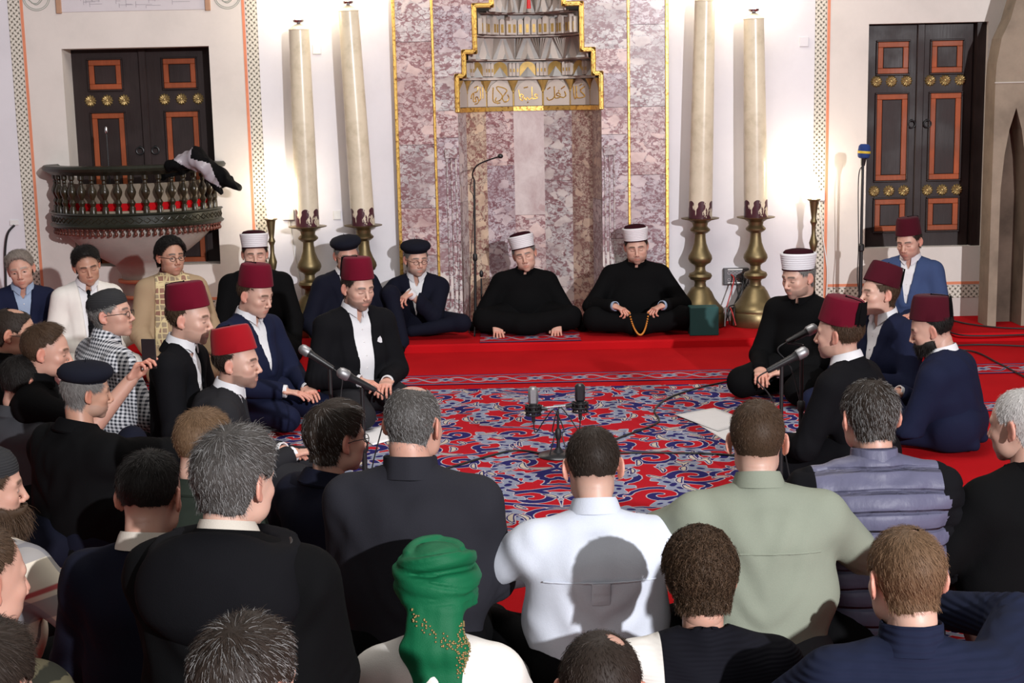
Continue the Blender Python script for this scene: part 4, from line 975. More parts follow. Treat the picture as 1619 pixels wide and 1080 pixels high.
        def gt(P):
            d = v_ell(P, (0, -.012, .055), (.098, .112, .085))
            for k, (z, r, tl_, t) in enumerate(((.010, .094, .10, .022), (.034, .100, -.12, .021), (.058, .101, .14, .022), (.083, .092, -.18, .021), (.10, .072, .25, .022))):
                zz_ = z + P[:, 1] * tl_ + P[:, 0] * (.12 if k % 2 else -.10); rr_ = np.hypot(P[:, 0], (P[:, 1] + .012) / 1.14)
                d = smin(d, np.hypot(rr_ - r, (P[:, 2] - zz_) * .9) - t, .006)
            tl0 = v_cone(P, (0, -.10, .02), (.0, -.135, -.12), .036, .040, (1, 0, 0), 2.0); d = smin(d, tl0, .02)
            d = smin(d, v_cone(P, (.0, -.135, -.12), (.03, -.150, -.42), .026, .024, (1, 0, 0), 2.9), .03)
            zq = P[:, 2] + P[:, 0] * .25 * np.sin(P[:, 2] * 40); g_ = vnoise(P, (45, 45, 8), 3.0) * .006 * (P[:, 2] < 0) + np.abs(vnoise(np.stack([P[:, 0], P[:, 1], zq], 1), (7, 7, 75), 3.0)) * .014 * (P[:, 2] > -.02); return d + g_
        Vt, Ft = nets(gt, (-.145, -.20, -.46), (.145, .125, .165), .005); mk('green_turban', toW(Vt), Ft, CL['greensilk'], root, True)
        # gold sequins on the band and tail edge
        rg = np.random.default_rng(5); tb = MB(); Nt = normals(Vt, Ft)
        sel = np.where((Vt[:, 1] < -.07) & (np.abs(Vt[:, 2] + .045 + (Vt[:, 0] + .03) * .75) < .018) & (Vt[:, 0] > -.055) | ((Vt[:, 1] < -.08) & (Vt[:, 0] > .058) & (Vt[:, 2] < -.05) & (Vt[:, 2] > -.2)))[0]
        for k in rg.choice(sel, size=min(260, len(sel)), replace=False):
            q = toW(Vt[k:k + 1] + Nt[k:k + 1] * .002)[0]; tb.ell(q, (.0032,) * 3, 6, 4)
        tb.build('gold_sequins', M_brass2, root, True)
    # ---- glasses
    if glasses:
        gl = MB()
        for s_ in (-1, 1):
            gl.tube(hx([(s_ * (.031 + .019 * math.cos(a)), .101 - abs(math.cos(a)) * .004, -.002 + .0145 * math.sin(a)) for a in np.linspace(0, 2 * PI, 18, endpoint=False)]), .0016, 6, True)
            gl.tube(hx([(s_ * .050, .098, .002), (s_ * .070, .075, .006), (s_ * .080, .02, .004), (s_ * .083, -.005, .0)]), .0017, 6)
        gl.tube(hx([(-.012, .104, .0), (0, .108, .003), (.012, .104, .0)]), .0016, 6); gl.build('glasses', M_black, root, True)
    # ---- garments
    off = .012
    vy = chest[1]
    def vcut(P, z_bot, w_top, w_bot=0.0):
        t = np.clip((P[:, 2] - z_bot) / (Nn[2] + .01 - z_bot), -0.3, 1.2); w = w_bot + (w_top - w_bot) * np.clip(t, 0, 1.2)
        w = np.where(P[:, 2] < z_bot, w_bot - (0 if w_bot > 0 else .02), w)
        side = -(w - np.abs(P[:, 0] - Nn[0] * np.clip(t, 0, 1)))
        return np.maximum(side, -(P[:, 1] - (Nn[1] + .012 + (P[:, 2] - Nn[2]) * (-.05))))       # >0 keeps
    neckaxis = (neck_top - Nn); nlen = np.linalg.norm(neckaxis); neckaxis = neckaxis / nlen
    def collar_sdf(P, r0, r1, h0, h1, th=.004, gap=.03, gapdir=1):
        Q = P - (Nn + np.array((0, .006, 0))); t = Q @ neckaxis; R_ = Q - t[:, None] * neckaxis; rr_ = np.linalg.norm(R_ * np.array((1, .92, 1)), axis=1)
        r = np.interp(t, [h0, h1], [r0, r1]); d = np.abs(rr_ - r) - th; d = np.maximum(d, np.maximum(h0 - t, t - h1))
        if gap: d = np.maximum(d, -np.maximum(np.abs(P[:, 0] - Nn[0]) - (gap + np.clip(-(t - h1), 0, 1) * .6), -(R_[:, 1] - .02)))
        return d
    def neckhole(P, r): return np.maximum(v_cone(P, Nn + np.array((0, .016, .022)), neck_top + neckaxis * .05, r, r), np.where(P[:, 1] < Nn[1] + .02, Nn[2] + .004 - P[:, 2], -1.0))
    jopen = top in ('jacket', 'blazer', 'robeopen')
    def fj(P):
        d = smin(torso(P), arms_(P, 1.06), .035) - off
        if top == 'coat': d -= .006
        if jopen:
            zb_ = P0[2] + tl * vee; lap = vcut(P, zb_, .105 + .0, .0 if not V_open else V_open + .04); d = d - .006 * ssf(-lap, -.045, -.038) * (P[:, 2] > zb_)
            d = smax(d, -vcut(P, zb_, .062, V_open), .004) if True else d
        d = smax(d, -neckhole(P, .060 + neckfat), .008)
        # sleeve ends
        for E_, W_ in ((El, Wl), (Er, Wr)):
            ax_ = (W_ - E_) / np.linalg.norm(W_ - E_); Q = P - W_; t = Q @ ax_; rr_ = np.linalg.norm(Q - t[:, None] * ax_, axis=1)
            lim = .002 if not (extra and extra.get('bare')) else -.30
            d = np.maximum(d, np.where(rr_ < .075, np.minimum(t - lim, .06 - rr_ + 0 * t + .02), -1.0))
            if extra and extra.get('bare'): d = np.maximum(d, np.where((rr_ < .09) & (t > -.20), .02, -1))
        d = np.maximum(d, (P0[2] - .115 + (.0 if top != 'coat' else -.03)) - P[:, 2])
        if extra and 'cutarm' in extra: pass
        return d
    cellsz = cell if s > 300 else cell * 1.15
    Vj, Fj = nets(fj, lo, hi, cellsz); Nj = normals(Vj, Fj)
    amp = foldamp; Vj = fold(Vj, Nj, amp, seed)
    # creases around the elbows
    for E_ in (El, Er):
        dd = np.linalg.norm(Vj - E_, axis=1); w = np.exp(-(dd / .09) ** 2); ax_ = (Vj - E_) @ ((Wl - El) / np.linalg.norm(Wl - El) if E_ is El else (Wr - Er) / np.linalg.norm(Wr - Er))
        Vj = Vj + Nj * (w * .0035 * np.sin(ax_ * 190 + vnoise(Vj, (9, 9, 9), seed) * 7))[:, None]
    # drag folds across the back
    bk = ssf(-(Vj[:, 1] - P0[1]), -.02, .08); Vj = Vj + Nj * (bk * amp * .9 * np.sin((np.abs(Vj[:, 0]) * 1.1 - Vj[:, 2] * .8) * 42 + vnoise(Vj, (5, 5, 5), seed) * 8) * ssf(np.abs(vnoise(Vj, (4, 4, 4), seed + 9)), .02, .2))[:, None]
    if topc == 'vest':
        bodyw = 1.0; per = .062; ph = np.abs(((Vj[:, 2] - .012 * np.cos(Vj[:, 0] * 9)) / per) % 1 - .5) * 2; Vj = Vj + Nj * ((.011 * (1 - ph ** 5) - .003) * bodyw)[:, None]
    nm = {'jacket': 'jacket', 'blazer': 'blazer', 'coat': 'coat', 'sweater': 'sweater', 'shirt': 'shirt', 'mandarin': 'robe', 'robeopen': 'robe'}[top]
    jo = mk(nm, Vj, Fj, CL[topc], root, True)
    if topc == 'vest':
        jo.name = 'vest'; jo.data.materials.append(CL['blacksuit']); P_ = np.zeros((len(Fj), 3)); ctr = Vj[Fj].mean(1)
        arm_d = np.minimum(v_cone(ctr, Sl + np.array((-.02, 0, .0)), El, .098, .092), v_cone(ctr, Sr + np.array((.02, 0, .0)), Er, .098, .092)); arm_d = np.minimum(arm_d, np.minimum(v_cone(ctr, El, Wl, .09, .08), v_cone(ctr, Er, Wr, .09, .08)))
        selm = (arm_d < 0) & (np.abs(ctr[:, 0]) > shw * .98)
        # split sleeves off as their own part
        me = jo.data; mi = selm.astype(np.int32); me.polygons.foreach_set('material_index', mi)
    if extra and extra.get('panel'):           # contrasting sleeves / hem of the two-colour sweater
        g = G('colour_block_knit'); v = g.xyz(g.coord()); w1 = g.ss(v[0], -shw * .62, -shw * .62 - .002); w2 = g.ss(v[2], float(Nn[2] - .232), float(Nn[2] - .234)); rb = g.math('SINE', g.math('MULTIPLY', v[2], 700.0)); g.bump(rb, .3, .002)
        jo.data.materials[0] = g.fin(g.mix(w2, g.mix(w1, (.0065, .0065, .010), (.74, .71, .66)), (.47, .44, .47)), .9, spec=.1)
    jcol = {'jacket': 'lapel', 'blazer': 'lapel', 'robeopen': 'lapel', 'sweater': 'tube', 'coat': 'coat', 'shirt': 'shirt', 'mandarin': 'band'}[top]
    ya = neckaxis * .75 + np.array((0, 0, .25)); ya /= np.linalg.norm(ya)
    def ring_collar(kind, name, mat, par, grow=0.0):
        e1 = np.array((1., 0, 0)); e2 = np.cross(ya, e1); e2 /= np.linalg.norm(e2)      # e2 points forward
        if e2[1] < 0: e2 = -e2
        gap = {'shirt': .16, 'lapel': 1.05, 'tube': 0.0, 'coat': .55, 'band': .10}[kind] * PI * .5; n = 44; rows = []
        c0 = Nn + np.array((0, .004, -.004)) + ya * {'shirt': .030, 'lapel': .020, 'tube': .028, 'coat': .026, 'band': .024}[kind]; rb = .060 + neckfat + grow
        for i in range(n + 1):
            ph = gap + (2 * PI - 2 * gap) * i / n       # 0 = front
            fr = .5 + .5 * math.cos(ph); pt = max(0.0, 1 - abs(min(ph, 2 * PI - ph) - gap) / .55) if kind == 'shirt' else 0.0
            if kind == 'shirt': prof = [(rb + .004, -.034), (rb + .001, .018), (rb + .001, .044 - .016 * fr), (rb + .004, .047 - .016 * fr), (rb + .009, .036 - .016 * fr), (rb + .018 + .004 * fr, -.004 - .004 * fr - .030 * pt), (rb + .014 + .003 * fr, -.004 - .002 * fr - .030 * pt), (rb + .005, .026 - .016 * fr)]
            elif kind == 'lapel': prof = [(rb + .010, -.030), (rb + .008, .014 - .03 * fr), (rb + .012, .022 - .03 * fr), (rb + .020, .012 - .03 * fr), (rb + .036 + .012 * fr, -.030 - .02 * fr), (rb + .030 + .008 * fr, -.034 - .02 * fr), (rb + .016, -.006 - .02 * fr)]
            elif kind == 'tube': prof = [(rb + .010, -.035), (rb + .004, .010), (rb + .003, .036), (rb + .007, .040), (rb + .011, .036), (rb + .013, .008), (rb + .022, -.030)]
            elif kind == 'band': prof = [(rb + .006, -.030), (rb + .002, .028 - .012 * fr), (rb + .005, .031 - .012 * fr), (rb + .008, .028 - .012 * fr), (rb + .014, -.030)]
            else: prof = [(rb + .010, -.030), (rb + .006, .022 - .02 * fr), (rb + .013, .030 - .02 * fr), (rb + .022, .020 - .02 * fr), (rb + .040, -.020 - .01 * fr), (rb + .036, -.028 - .01 * fr), (rb + .018, .002 - .01 * fr)]
            wv_ = .0012 * math.sin(ph * 36) if kind == 'tube' else 0
            rows.append([c0 + ya * h_ + (r_ + wv_) * (math.sin(ph) * e1 * 1.04 + math.cos(ph) * e2 * 1.06) for r_, h_ in prof])
        m = len(rows[0]); Vc = np.array(rows).reshape(-1, 3); Fc = []
        for i in range(n):
            for j in range(m): Fc.append((i * m + j, i * m + (j + 1) % m, (i + 1) * m + (j + 1) % m, (i + 1) * m + j))
        Fc += [tuple(range(m)), tuple(n * m + j for j in range(m))[::-1]]
        mb = MB(); mb.add(Vc.tolist(), Fc); return mb.build(name, mat, par, True)
    if not (extra and extra.get('nocollar')):
        ring_collar(jcol, 'collar', CL[topc] if not (extra and extra.get('colmat')) else CL[extra['colmat']], jo, .004 if (shirt or collar) else 0.0)
    # shirt under an open jacket
    if shirt or collar:
        sc = shirt or collar
        def fs(P):
            d = torso(P) - .002; d = np.maximum(d, -(P[:, 1] - (chest[1] - .03)) if shirt else d * 0 + 1)
            d = smax(d, -vcut(P, Nn[2] - .065, .030, 0.0), .002)
            d = smax(d, -neckhole(P, .058 + neckfat), .004)
            return d
        l2 = np.array((-.20, -.11, P0[2] - .02)) if shirt else Nn + np.array((-.12, -.11, -.06)); h2 = np.array((.20, .24 + lean, Nn[2] + .09)) if shirt else Nn + np.array((.12, .13, .09))
        Vs, Fs = nets(fs, l2, h2, .0075 if s < 330 else .006); Ns = normals(Vs, Fs); Vs = fold(Vs, Ns, .0025, seed + 40, (14, 14, 4)); so = mk('shirt', Vs, Fs, CL[sc], root, True) if shirt else root
        ring_collar('shirt', 'shirt_collar', CL[sc], so)
        if shirt and s < 330 and not tie:
            bt = MB()
            for k in range(4):
                z = Nn[2] - .09 - k * .075
                # find front surface
                pr_ = np.array([[Nn[0] * .5, y, z] for y in np.linspace(-.1, .32, 90)]); dd = torso(pr_.astype(f32)); ins = np.where(dd < .004)[0]
                if len(ins): bt.ell((Nn[0] * .5, pr_[ins[-1], 1] + .003, z), (.0045, .002, .0045), 8, 4)
            if bt.V: bt.build('button', M_plastic, so, True)
    if tie:
        def ft(P):
            d = v_cone(P, Nn + np.array((0, .07, -.03)), Nn + np.array((0, .078, -.045)), .013, .010, (1, 0, 0), 1.2)
            sh_ = torso(P) - .008; strip = np.maximum(np.abs(sh_) - .003, np.abs(P[:, 0]) - np.interp(P[:, 2], [Nn[2] - .35, Nn[2] - .06], [.038, .014])); strip = np.maximum(strip, np.maximum(P[:, 2] - (Nn[2] - .05), chest[1] - P[:, 1])); return np.minimum(d, strip)
        Vt, Ft = nets(ft, (-.06, -.05, P0[2]), (.06, .26 + lean, Nn[2] + .02), .006); mk('necktie', Vt, Ft, CL['blacksuit'], root, True)
    if ((cuff and (shirt or collar)) or (extra and extra.get('cuffmat'))) and not (extra and extra.get('bare')):
        for k_, (E_, W_) in enumerate(((El, Wl), (Er, Wr))):
            if hands[k_] is None: continue
            ax_ = (W_ - E_) / np.linalg.norm(W_ - E_); mb = MB(); Q_ = Vector(ax_).to_track_quat('Z', 'Y').to_matrix().to_4x4(); Mx = Matrix.Translation(Vector(W_)) @ Q_
            mb.lathe([(.034, -.04), (.0375, -.03), (.0370, .020), (.0350, .022), (.031, .020), (.031, -.02)], 20, M_=Mx); mb.build('shirt_cuff', CL[shirt or collar or extra['cuffmat']], root, True)
    if extra and 'watch' in extra:
        E_, W_ = ((El, Wl), (Er, Wr))[extra['watch']]; ax_ = (W_ - E_) / np.linalg.norm(W_ - E_); Mx = Matrix.Translation(Vector(W_ + ax_ * .014)) @ Vector(ax_).to_track_quat('Z', 'Y').to_matrix().to_4x4()
        wo = MB().lathe([(.027, -.008), (.031, -.008), (.031, .008), (.027, .008)], 22, M_=Mx).build('watch_strap', CL['leather'], root, True)
        MB().lathe([(0, .034), (.016, .034), (.017, .026), (0, .026)], 18, M_=Mx @ Matrix.Rotation(PI / 2, 4, 'X')).build('watch_face', M_chrome, wo, True)
    # ---- legs
    if show_legs:
        bs = .0
        if legs == 'kneel':
            segs = []
            for s_ in (-1, 1):
                hip = (s_ * .10, .0, zt + .07); kn = (s_ * .17, .40, .095); an = (s_ * .13, -.02, .075); segs += [(hip, kn, .095, .075), (kn, an, .068, .055), (an, (s_ * .10, -.14, .05), .045, .032)]
            segs.append(((-.09, -.02, zt + .02), (.09, -.02, zt + .02), .125 * f_, .125 * f_))
        elif legs == 'cross':
            segs = []
            for s_ in (-1, 1):
                hip = (s_ * .10, .02, .115); kn = (s_ * .34, .30, .13); an = (-s_ * .12, .34 + .05 * s_, .065); segs += [(hip, kn, .095, .070), (kn, an, .064, .045), (an, (-s_ * .22, .30, .04), .04, .03)]
            segs.append(((-.09, .0, .12), (.09, .0, .12), .12 * f_, .12 * f_))
        elif legs == 'kneeup':      # one knee raised, other leg folded on the floor
            segs = [((.10, .02, .11), (.16, .36, .44 if not extra or 'kz' not in extra else extra['kz']), .09, .068), ((.16, .36, .44 if not extra or 'kz' not in extra else extra['kz']), (.06, .50, .03), .064, .045), ((.06, .50, .01), (.07, .58, -.015), .042, .03),
                    ((-.10, .02, .11), (-.36, .26, .12), .09, .07), ((-.36, .26, .12), (.02, .30, .07), .062, .045), ((-.09, 0, .12), (.09, 0, .12), .12 * f_, .12 * f_)]
        elif legs == 'kneesup':
            segs = []
            for s_ in (-1, 1): segs += [((s_ * .10, .02, .11), (s_ * .17, .38, .42), .09, .068), ((s_ * .17, .38, .42), (s_ * .10, .50, .08), .062, .045), ((s_ * .10, .50, .05), (s_ * .11, .64, .035), .042, .03)]
            segs.append(((-.09, 0, .12), (.09, 0, .12), .12 * f_, .12 * f_))
        elif legs == 'robe':
            segs = []
            for s_ in (-1, 1):
                segs += [((s_ * .10, .02, .12), (s_ * .33, .27, .13), .11, .09), ((s_ * .33, .27, .12), (-s_ * .05, .36, .09), .085, .075), ((s_ * .20, -.10, .05), (s_ * .42, .10, .045), .06, .045)]
            segs.append(((-.10, .0, .13), (.10, .0, .13), .14 * f_, .14 * f_))
        elif legs == 'robekneel':
            segs = []
            for s_ in (-1, 1):
                hip = (s_ * .10, .0, zt + .08); kn = (s_ * .20, .40, .11); an = (s_ * .17, -.04, .08); segs += [(hip, kn, .11, .095), (kn, an, .09, .07), ((s_ * .22, .30, .05), (s_ * .25, -.12, .05), .06, .05)]
            segs.append(((-.09, -.02, zt), (.09, -.02, zt), .14 * f_, .14 * f_))
        def fl_(P):
            d = None
            for a, b_, ra, rb in segs:
                q = v_cone(P, a, b_, ra, rb); d = q if d is None else smin(d, q, .025)
            return np.maximum(d, (.010 if legs != 'kneeup' else -.05) - P[:, 2])
        pts = np.array([p for a, b_, *_ in segs for p in (a, b_)]); l3 = pts.min(0) - .15; h3 = pts.max(0) + .15; l3[2] = 0.0 if legs != 'kneeup' else -.06
        Vl, Fl = nets(fl_, l3, h3, .014); Nl = normals(Vl, Fl); Vl = fold(Vl, Nl, .006, seed + 3, (6, 6, 6)); Vl[:, 2] = np.maximum(Vl[:, 2], .006 if legs != 'kneeup' else np.where(Vl[:, 1] > .44, -.055, .006))
        mk('robe_skirt' if 'robe' in legs else 'trousers', Vl, Fl, CL[legc], root, True)
        if legs == 'kneeup':
            MB().ell((.07, .61, -.022), (.040, .085, .033), 16, 10).build('sock', CL['black'], root, True)
    INFO.append((root, dict(Nn=Nn, Hc=Hc, P0=P0, chest=chest, Sl=Sl, Sr=Sr, El=El, Er=Er, Wl=Wl, Wr=Wr, torso=torso, neck_top=neck_top, toW=toW, shw=shw, RH=RH, tl=tl, seat=zt)))
    return INFO[-1]
PEOPLE = []; INFO = []
# ------------------------------------------------------------------ the people
gA = 'men seated along the niche wall'; gL = 'men in fezzes in the left of the circle'; gR = 'men in the right of the circle'; gB = 'listeners in the front rows'
LAP = lambda z, w=.07, y=.26: ((-w, y, z), (w, y, z))
# along the wall, left to right
person('grey-haired man in navy jacket and light blue shirt, seated far left below the plait border', (33, 426), 228, 12, byaw=25, pitch=8, roll=9, seat=.04, topc='navy', shirt='bluegrey', legc='navy2', head=dict(hair='fairgrey', skin='b', style='top', len=.03, thick=.012, eyes=1), arms=((-.22, .36, .28), (.10, .36, .22)), extra={'watch': 1}, lean=.10, floor=0, group=gA, fat=1.05)
person('black-haired man wrapped in a white cloak with black tie, head bowed', (137, 420), 230, 25, pitch=18, roll=8, seat=.04, top='robeopen', topc='offwhite', shirt='white', tie=True, legc='offwhite', legs='robekneel', head=dict(hair='black', skin='c', len=.03, thick=.014, recede=.012, style='top', count=4000), arms=((-.10, .22, .20), (.10, .22, .20)), hands=(None, None), V_open=.035, vee=.0, group=gA, cuff=False, sw=.98, fat=1.12)
person('dark-haired man in tan blazer with patterned scarf and glasses, below the wooden balcony', (270, 406), 232, 38, byaw=20, pitch=2, seat=.05, topc='tan', top='blazer', shirt='maroon', legc='tan', head=dict(hair='black', skin='c', style='curly', len=.035, thick=.020, count=4500, eyes=1, beard=.15), glasses=True, arms=((-.17, .28, .17), (.17, .28, .17)), group=gA, vee=.3, cuff=False, V_open=.02); SCARF = INFO[-1]
person('bearded imam in white turban and long black coat, behind the navy-suited fez wearer', (403, 402), 218, 12, pitch=16, seat=.10, top='robeopen', topc='black', shirt='bluegrey', legc='black', legs='robekneel', hat='turban', head=dict(hair='dark', skin='a', beard=.75, fat=.004), arms=((-.24, .34, .12), (.20, .34, .14)), vee=.3, group=gA, fat=1.12, sw=1.12, neckfat=.006)
person('man in navy beret and dark suit, half hidden behind the black-suited fez wearer', (548, 404), 212, 20, pitch=12, seat=.04, topc='navy2', shirt='white', legc='black', hat='beret', hatroll=8, head=dict(hair='grey', skin='b'), glasses=True, arms=((-.28, .28, .10), (.25, .30, .12)), group=gA, fat=1.1, sw=1.05)
person('grey-bearded man in black beret and glasses, hands clasped over his raised knee', (658, 410), 206, 22, byaw=356, pitch=8, seat=0, floor=PH, topc='navy2', shirt='white', legs='kneeup', legc='navy2', hat='beret', hatroll=3, hatpitch=-3, head=dict(hair='grey', skin='a', beard=.5, beardc='grey'), glasses=True, arms=((.02, .32, .36), (.20, .27, .35)), hands=('curl', 'curl'), extra={'watch': 1, 'kz': .36, 'hdir': [(.5, .6, -.3), (-.6, .6, -.4)]}, vee=.18, group=gA, fat=1.05)
person('imam in white turban leaning aside, hands on his knees, in front of the niche', (829, 402), 204, 358, byaw=3, pitch=16, roll=12, seat=0, floor=PH, top='mandarin', topc='black', legc='black', legs='robe', hat='turban', hatroll=0, head=dict(hair='grey', skin='a', fat=.003), arms=((-.22, .32, .10), (.24, .32, .11)), poles=((-.6, -.3, -.6), (.6, -.3, -.6)), extra={'watch': 0, 'hdir': [(.05, .5, -.6), (-.1, .5, -.6)]}, group=gA, fat=1.08, sw=1.08)
person('stout imam in white turban and black coat, fingering amber prayer beads', (1006, 390), 206, 357, byaw=358, pitch=20, roll=4, seat=0, floor=PH, top='mandarin', topc='black', legc='black', legs='robe', hat='turban', head=dict(hair='dark', skin='a', beard=.35, fat=.008), arms=((-.185, .33, .23), (.185, .33, .23)), poles=((-.7, -.2, -.5), (.7, -.2, -.5)), hands=('hold', 'hold'), extra={'watch': 0, 'cuffmat': 'bluegrey', 'hdir': [(.75, .4, -.25), (-.75, .4, -.25)]}, group=gA, fat=1.2, sw=1.12, neckfat=.008); BEADS = INFO[-1]
# fez wearers, left
person('man in dark red fez and black suit with pocket square, kneeling by the left microphones', (566, 455), 270, 38, byaw=32, pitch=20, seat=.14, topc='blacksuit', shirt='white', legs='kneel', legc='charcoal', hat='fez', head=dict(hair='dark', skin='a', beard=.6, tassel=150), arms=((-.07, .26, .25), (.11, .24, .27)), hands=('curl', 'curl'), vee=.0, V_open=.045, group=gL, sw=1.1, fat=1.05); FEZ17 = INFO[-1]
person('young man in dark red fez and navy suit, kneeling with hands in lap, gold watch', (404, 466), 272, 62, byaw=58, pitch=24, seat=.13, topc='navy', shirt='white', legs='kneel', legc='navy', hat='fez', head=dict(hair='brown', skin='a', fade=.05), arms=((-.10, .33, .22), (.12, .34, .24)), extra={'watch': 0}, vee=.15, group=gL, sw=1.12, fat=1.08)
person('man in dark red fez and black suit, kneeling in profile behind the bright red fez', (300, 504), 322, 82, pitch=14, seat=.12, topc='blacksuit', shirt='white', legs='kneel', legc='blacksuit', hat='fez', head=dict(hair='brown', skin='a', fade=.06, beard=.25), group=gL, sw=1.02, lean=.10, vee=.12)
person('man in bright red fez and charcoal suit, nearest of the left fez wearers', (375, 574), 330, 82, byaw=95, pitch=10, seat=.10, topc='charcoal', shirt='white', legs='kneel', legc='charcoal', hat='fez', hatc='fezbright', head=dict(hair='dark', skin='a', fade=.06, beard=.55, tassel=215), hatroll=-4, lean=.12, group=gL, arms=((-.10, .30, .18), (.10, .36, .20)), hunch=.5)
# right of the circle
person('imam in white turban and long black coat, seated with clasped hands at the right microphones', (1262, 438), 258, 305, byaw=318, pitch=20, seat=.10, top='mandarin', topc='black', legs='robekneel', legc='black', hat='turban', head=dict(hair='grey', skin='a', beard=.45, beardc='darkgrey', fat=.003), arms=((-.02, .33, .19), (.10, .36, .19)), hands=('curl', 'curl'), extra={'watch': 0}, group=gR, fat=1.12, sw=1.12, neckfat=.004, lean=.10)
person('man in maroon fez and blue suit, seated alone at the back near the right door', (1437, 382), 212, 322, byaw=335, pitch=24, roll=3, seat=.10, topc='blue', shirt='white', legs='kneel', legc='blue', hat='fez', hatc='fezdark', head=dict(hair='dark', skin='a', beard=.2), group=gR, vee=.12, sw=1.05)
person('man in maroon fez and navy suit in profile, gazing left between the two nearer fezzes', (1390, 465), 275, 282, byaw=305, pitch=6, roll=3, seat=.12, topc='navy', shirt='white', legs='kneel', legc='navy', hat='fez', hatc='fezdark', hatpitch=6, head=dict(hair='brown', skin='a', recede=.005), group=gR, vee=.12, sw=1.08)
person('man in dark red fez with black tassel toward the viewer, right of the microphones', (1326, 528), 335, 238, byaw=232, pitch=10, seat=.14, topc='blacksuit', shirt=None, collar='white', legs='kneel', legc='blacksuit', hat='fez', head=dict(hair='brown', skin='a', fade=.06, beard=.4, tassel=195), group=gR, sw=1.02, lean=.14, arms=((-.12, .40, .20), (.16, .42, .16)))
person('black-bearded man in maroon fez and navy suit, head bowed, rightmost fez', (1472, 521), 302, 252, byaw=240, pitch=24, seat=.12, topc='navy', shirt=None, collar='white', legs='kneel', legc='navy', hat='fez', hatc='fezdark', hatpitch=4, head=dict(hair='black', skin='a', fade=.07, beard=.95, beardlen=.03, tassel=185, fat=.004), group=gR, sw=1.22, fat=1.2, lean=.12, neckfat=.006)
# left audience
person('man in small check shirt, charcoal knitted cap and glasses, seen in profile', (176, 497), 305, 84, byaw=125, pitch=-4, seat=.05, top='shirt', topc='check', legs='cross', legc='grey', hat='kufi', head=dict(hair='grey', skin='b', eyes=1), glasses=True, group=gB, sw=1.22, fat=1.2, arms=((-.2, .30, .2), (.22, .30, .12)), collar=None)
person('balding dark-haired man in black at the left edge, turned right', (22, 527), 312, 98, pitch=14, seat=.02, top='sweater', topc='black', legc='black', head=dict(hair='dark', skin='c', recede=.02, bald=(0, -.01, .05), len=.01), glasses=True, group=gB)
person('brown-haired man in black t-shirt raising a phone, behind the black beret', (74, 556), 335, 98, pitch=10, seat=.04, top='sweater', topc='black', legc='black', head=dict(hair='brown', skin='b', style='top', fade=.05, len=.025, thick=.010), arms=((-.14, .30, .15), (.12, .455, .60)), poles=((-.9, -.35, -.25), (.1, .1, -1)), hands=('rest', 'hold'), extra={'bare': 1, 'hdir': [None, (0, .5, .85)], 'hup': [None, (-.3, -.6, .3)]}, group=gB, sw=.95); PHONE = INFO[-1]
person('young man with black hair and grey jacket at the left edge, back turned', (38, 605), 335, 138, byaw=150, pitch=14, seat=.03, top='coat', topc='grey', legc='black', head=dict(hair='black', skin='b', fade=.04, len=.02, thick=.008, beard=.3), group=gB, sw=1.05)
person('old man in black beret and wide black coat, arm stretched across his knee', (138, 621), 385, 118, byaw=140, pitch=8, seat=.02, top='coat', topc='black', legs='kneesup', legc='navy2', hat='beret', hatroll=6, head=dict(hair='grey', skin='c', beard=.3, beardc='grey', len=.02, thick=.008, scale=(.88, .88, .88)), arms=((-.20, .30, .15), (.16, .56, .37)), poles=((-.6, -.3, -.6), (.8, -.1, .2)), group=gB, sw=1.2, fat=1.25, hands=('rest', None), foldamp=.007)
person('long-bearded man in black cap and beige plaid jacket at the left edge', (-18, 772), 500, 112, byaw=152, pitch=6, seat=.02, top='shirt', topc='plaid', legc='black', hat='kufi', head=dict(hair='brown', skin='b', beard=.95, beardlen=.06, beardc='brown', eyes=1), group=gB, arms=((-.2, .30, .3), (.24, .34, .30)), sw=1.2)
person('man in camouflage jacket at the lower left edge, only ear and shoulder showing', (-30, 918), 700, 140, byaw=150, pitch=8, seat=.02, top='coat', topc='camo', legc='green', head=dict(hair='brown', skin='b', fade=.05), group=gB, sw=1.3)
person('dark-haired head in the bottom left corner', (-22, 1090), 800, 165, pitch=8, seat=.02, top='coat', topc='black', legc='black', head=dict(hair='dark', skin='a', len=.03, thick=.012, style='top'), group=gB)
person('black-haired man with shaved sides and cream collar over a navy pullover', (238, 786), 560, 172, byaw=170, pitch=16, seat=.04, top='coat', topc='navy2', collar='cream', legc='black', head=dict(hair='black', skin='b', fade=.075, style='top', len=.022, thick=.008, swirl=.1, scalp=.9), group=gB, sw=1.0, extra={'nocollar': 1}, arms=((-.16, .3, .2), (.12, .3, .2)))
person('grey-haired man in black hooded coat with leather trim, back turned', (372, 762), 640, 150, byaw=168, pitch=8, seat=.16, top='coat', topc='black', collar='cream', legs='kneel', legc='black', head=dict(hair='darkgrey', skin='a', mix=.45, style='top', len=.030, thick=.013, jit=.5, lift=.28), group=gB, sw=1.15, fat=1.15, foldamp=.006); HOOD = INFO[-1]
person('light-brown-haired man in dark green jacket between the grey-haired man and the red fez', (322, 706), 450, 152, byaw=160, pitch=14, seat=.02, top='coat', topc='green', legc='black', head=dict(hair='light', skin='a', fade=.05, style='top', len=.022, thick=.008, jit=.4), group=gB)
person('man with combed dark hair and glasses in navy jacket, beside the paper on the carpet', (532, 694), 448, 128, byaw=135, pitch=4, seat=.02, top='coat', topc='navy2', legs='kneesup', legc='navy', head=dict(hair='dark', skin='b', mix=.15, style='top', len=.034, thick=.012, lift=.12, jit=.12, nape=-.082), glasses=True, group=gB, sw=1.0, arms=((-.28, .30, .32), (.15, .40, .35)), hands=(None, 'rest'))
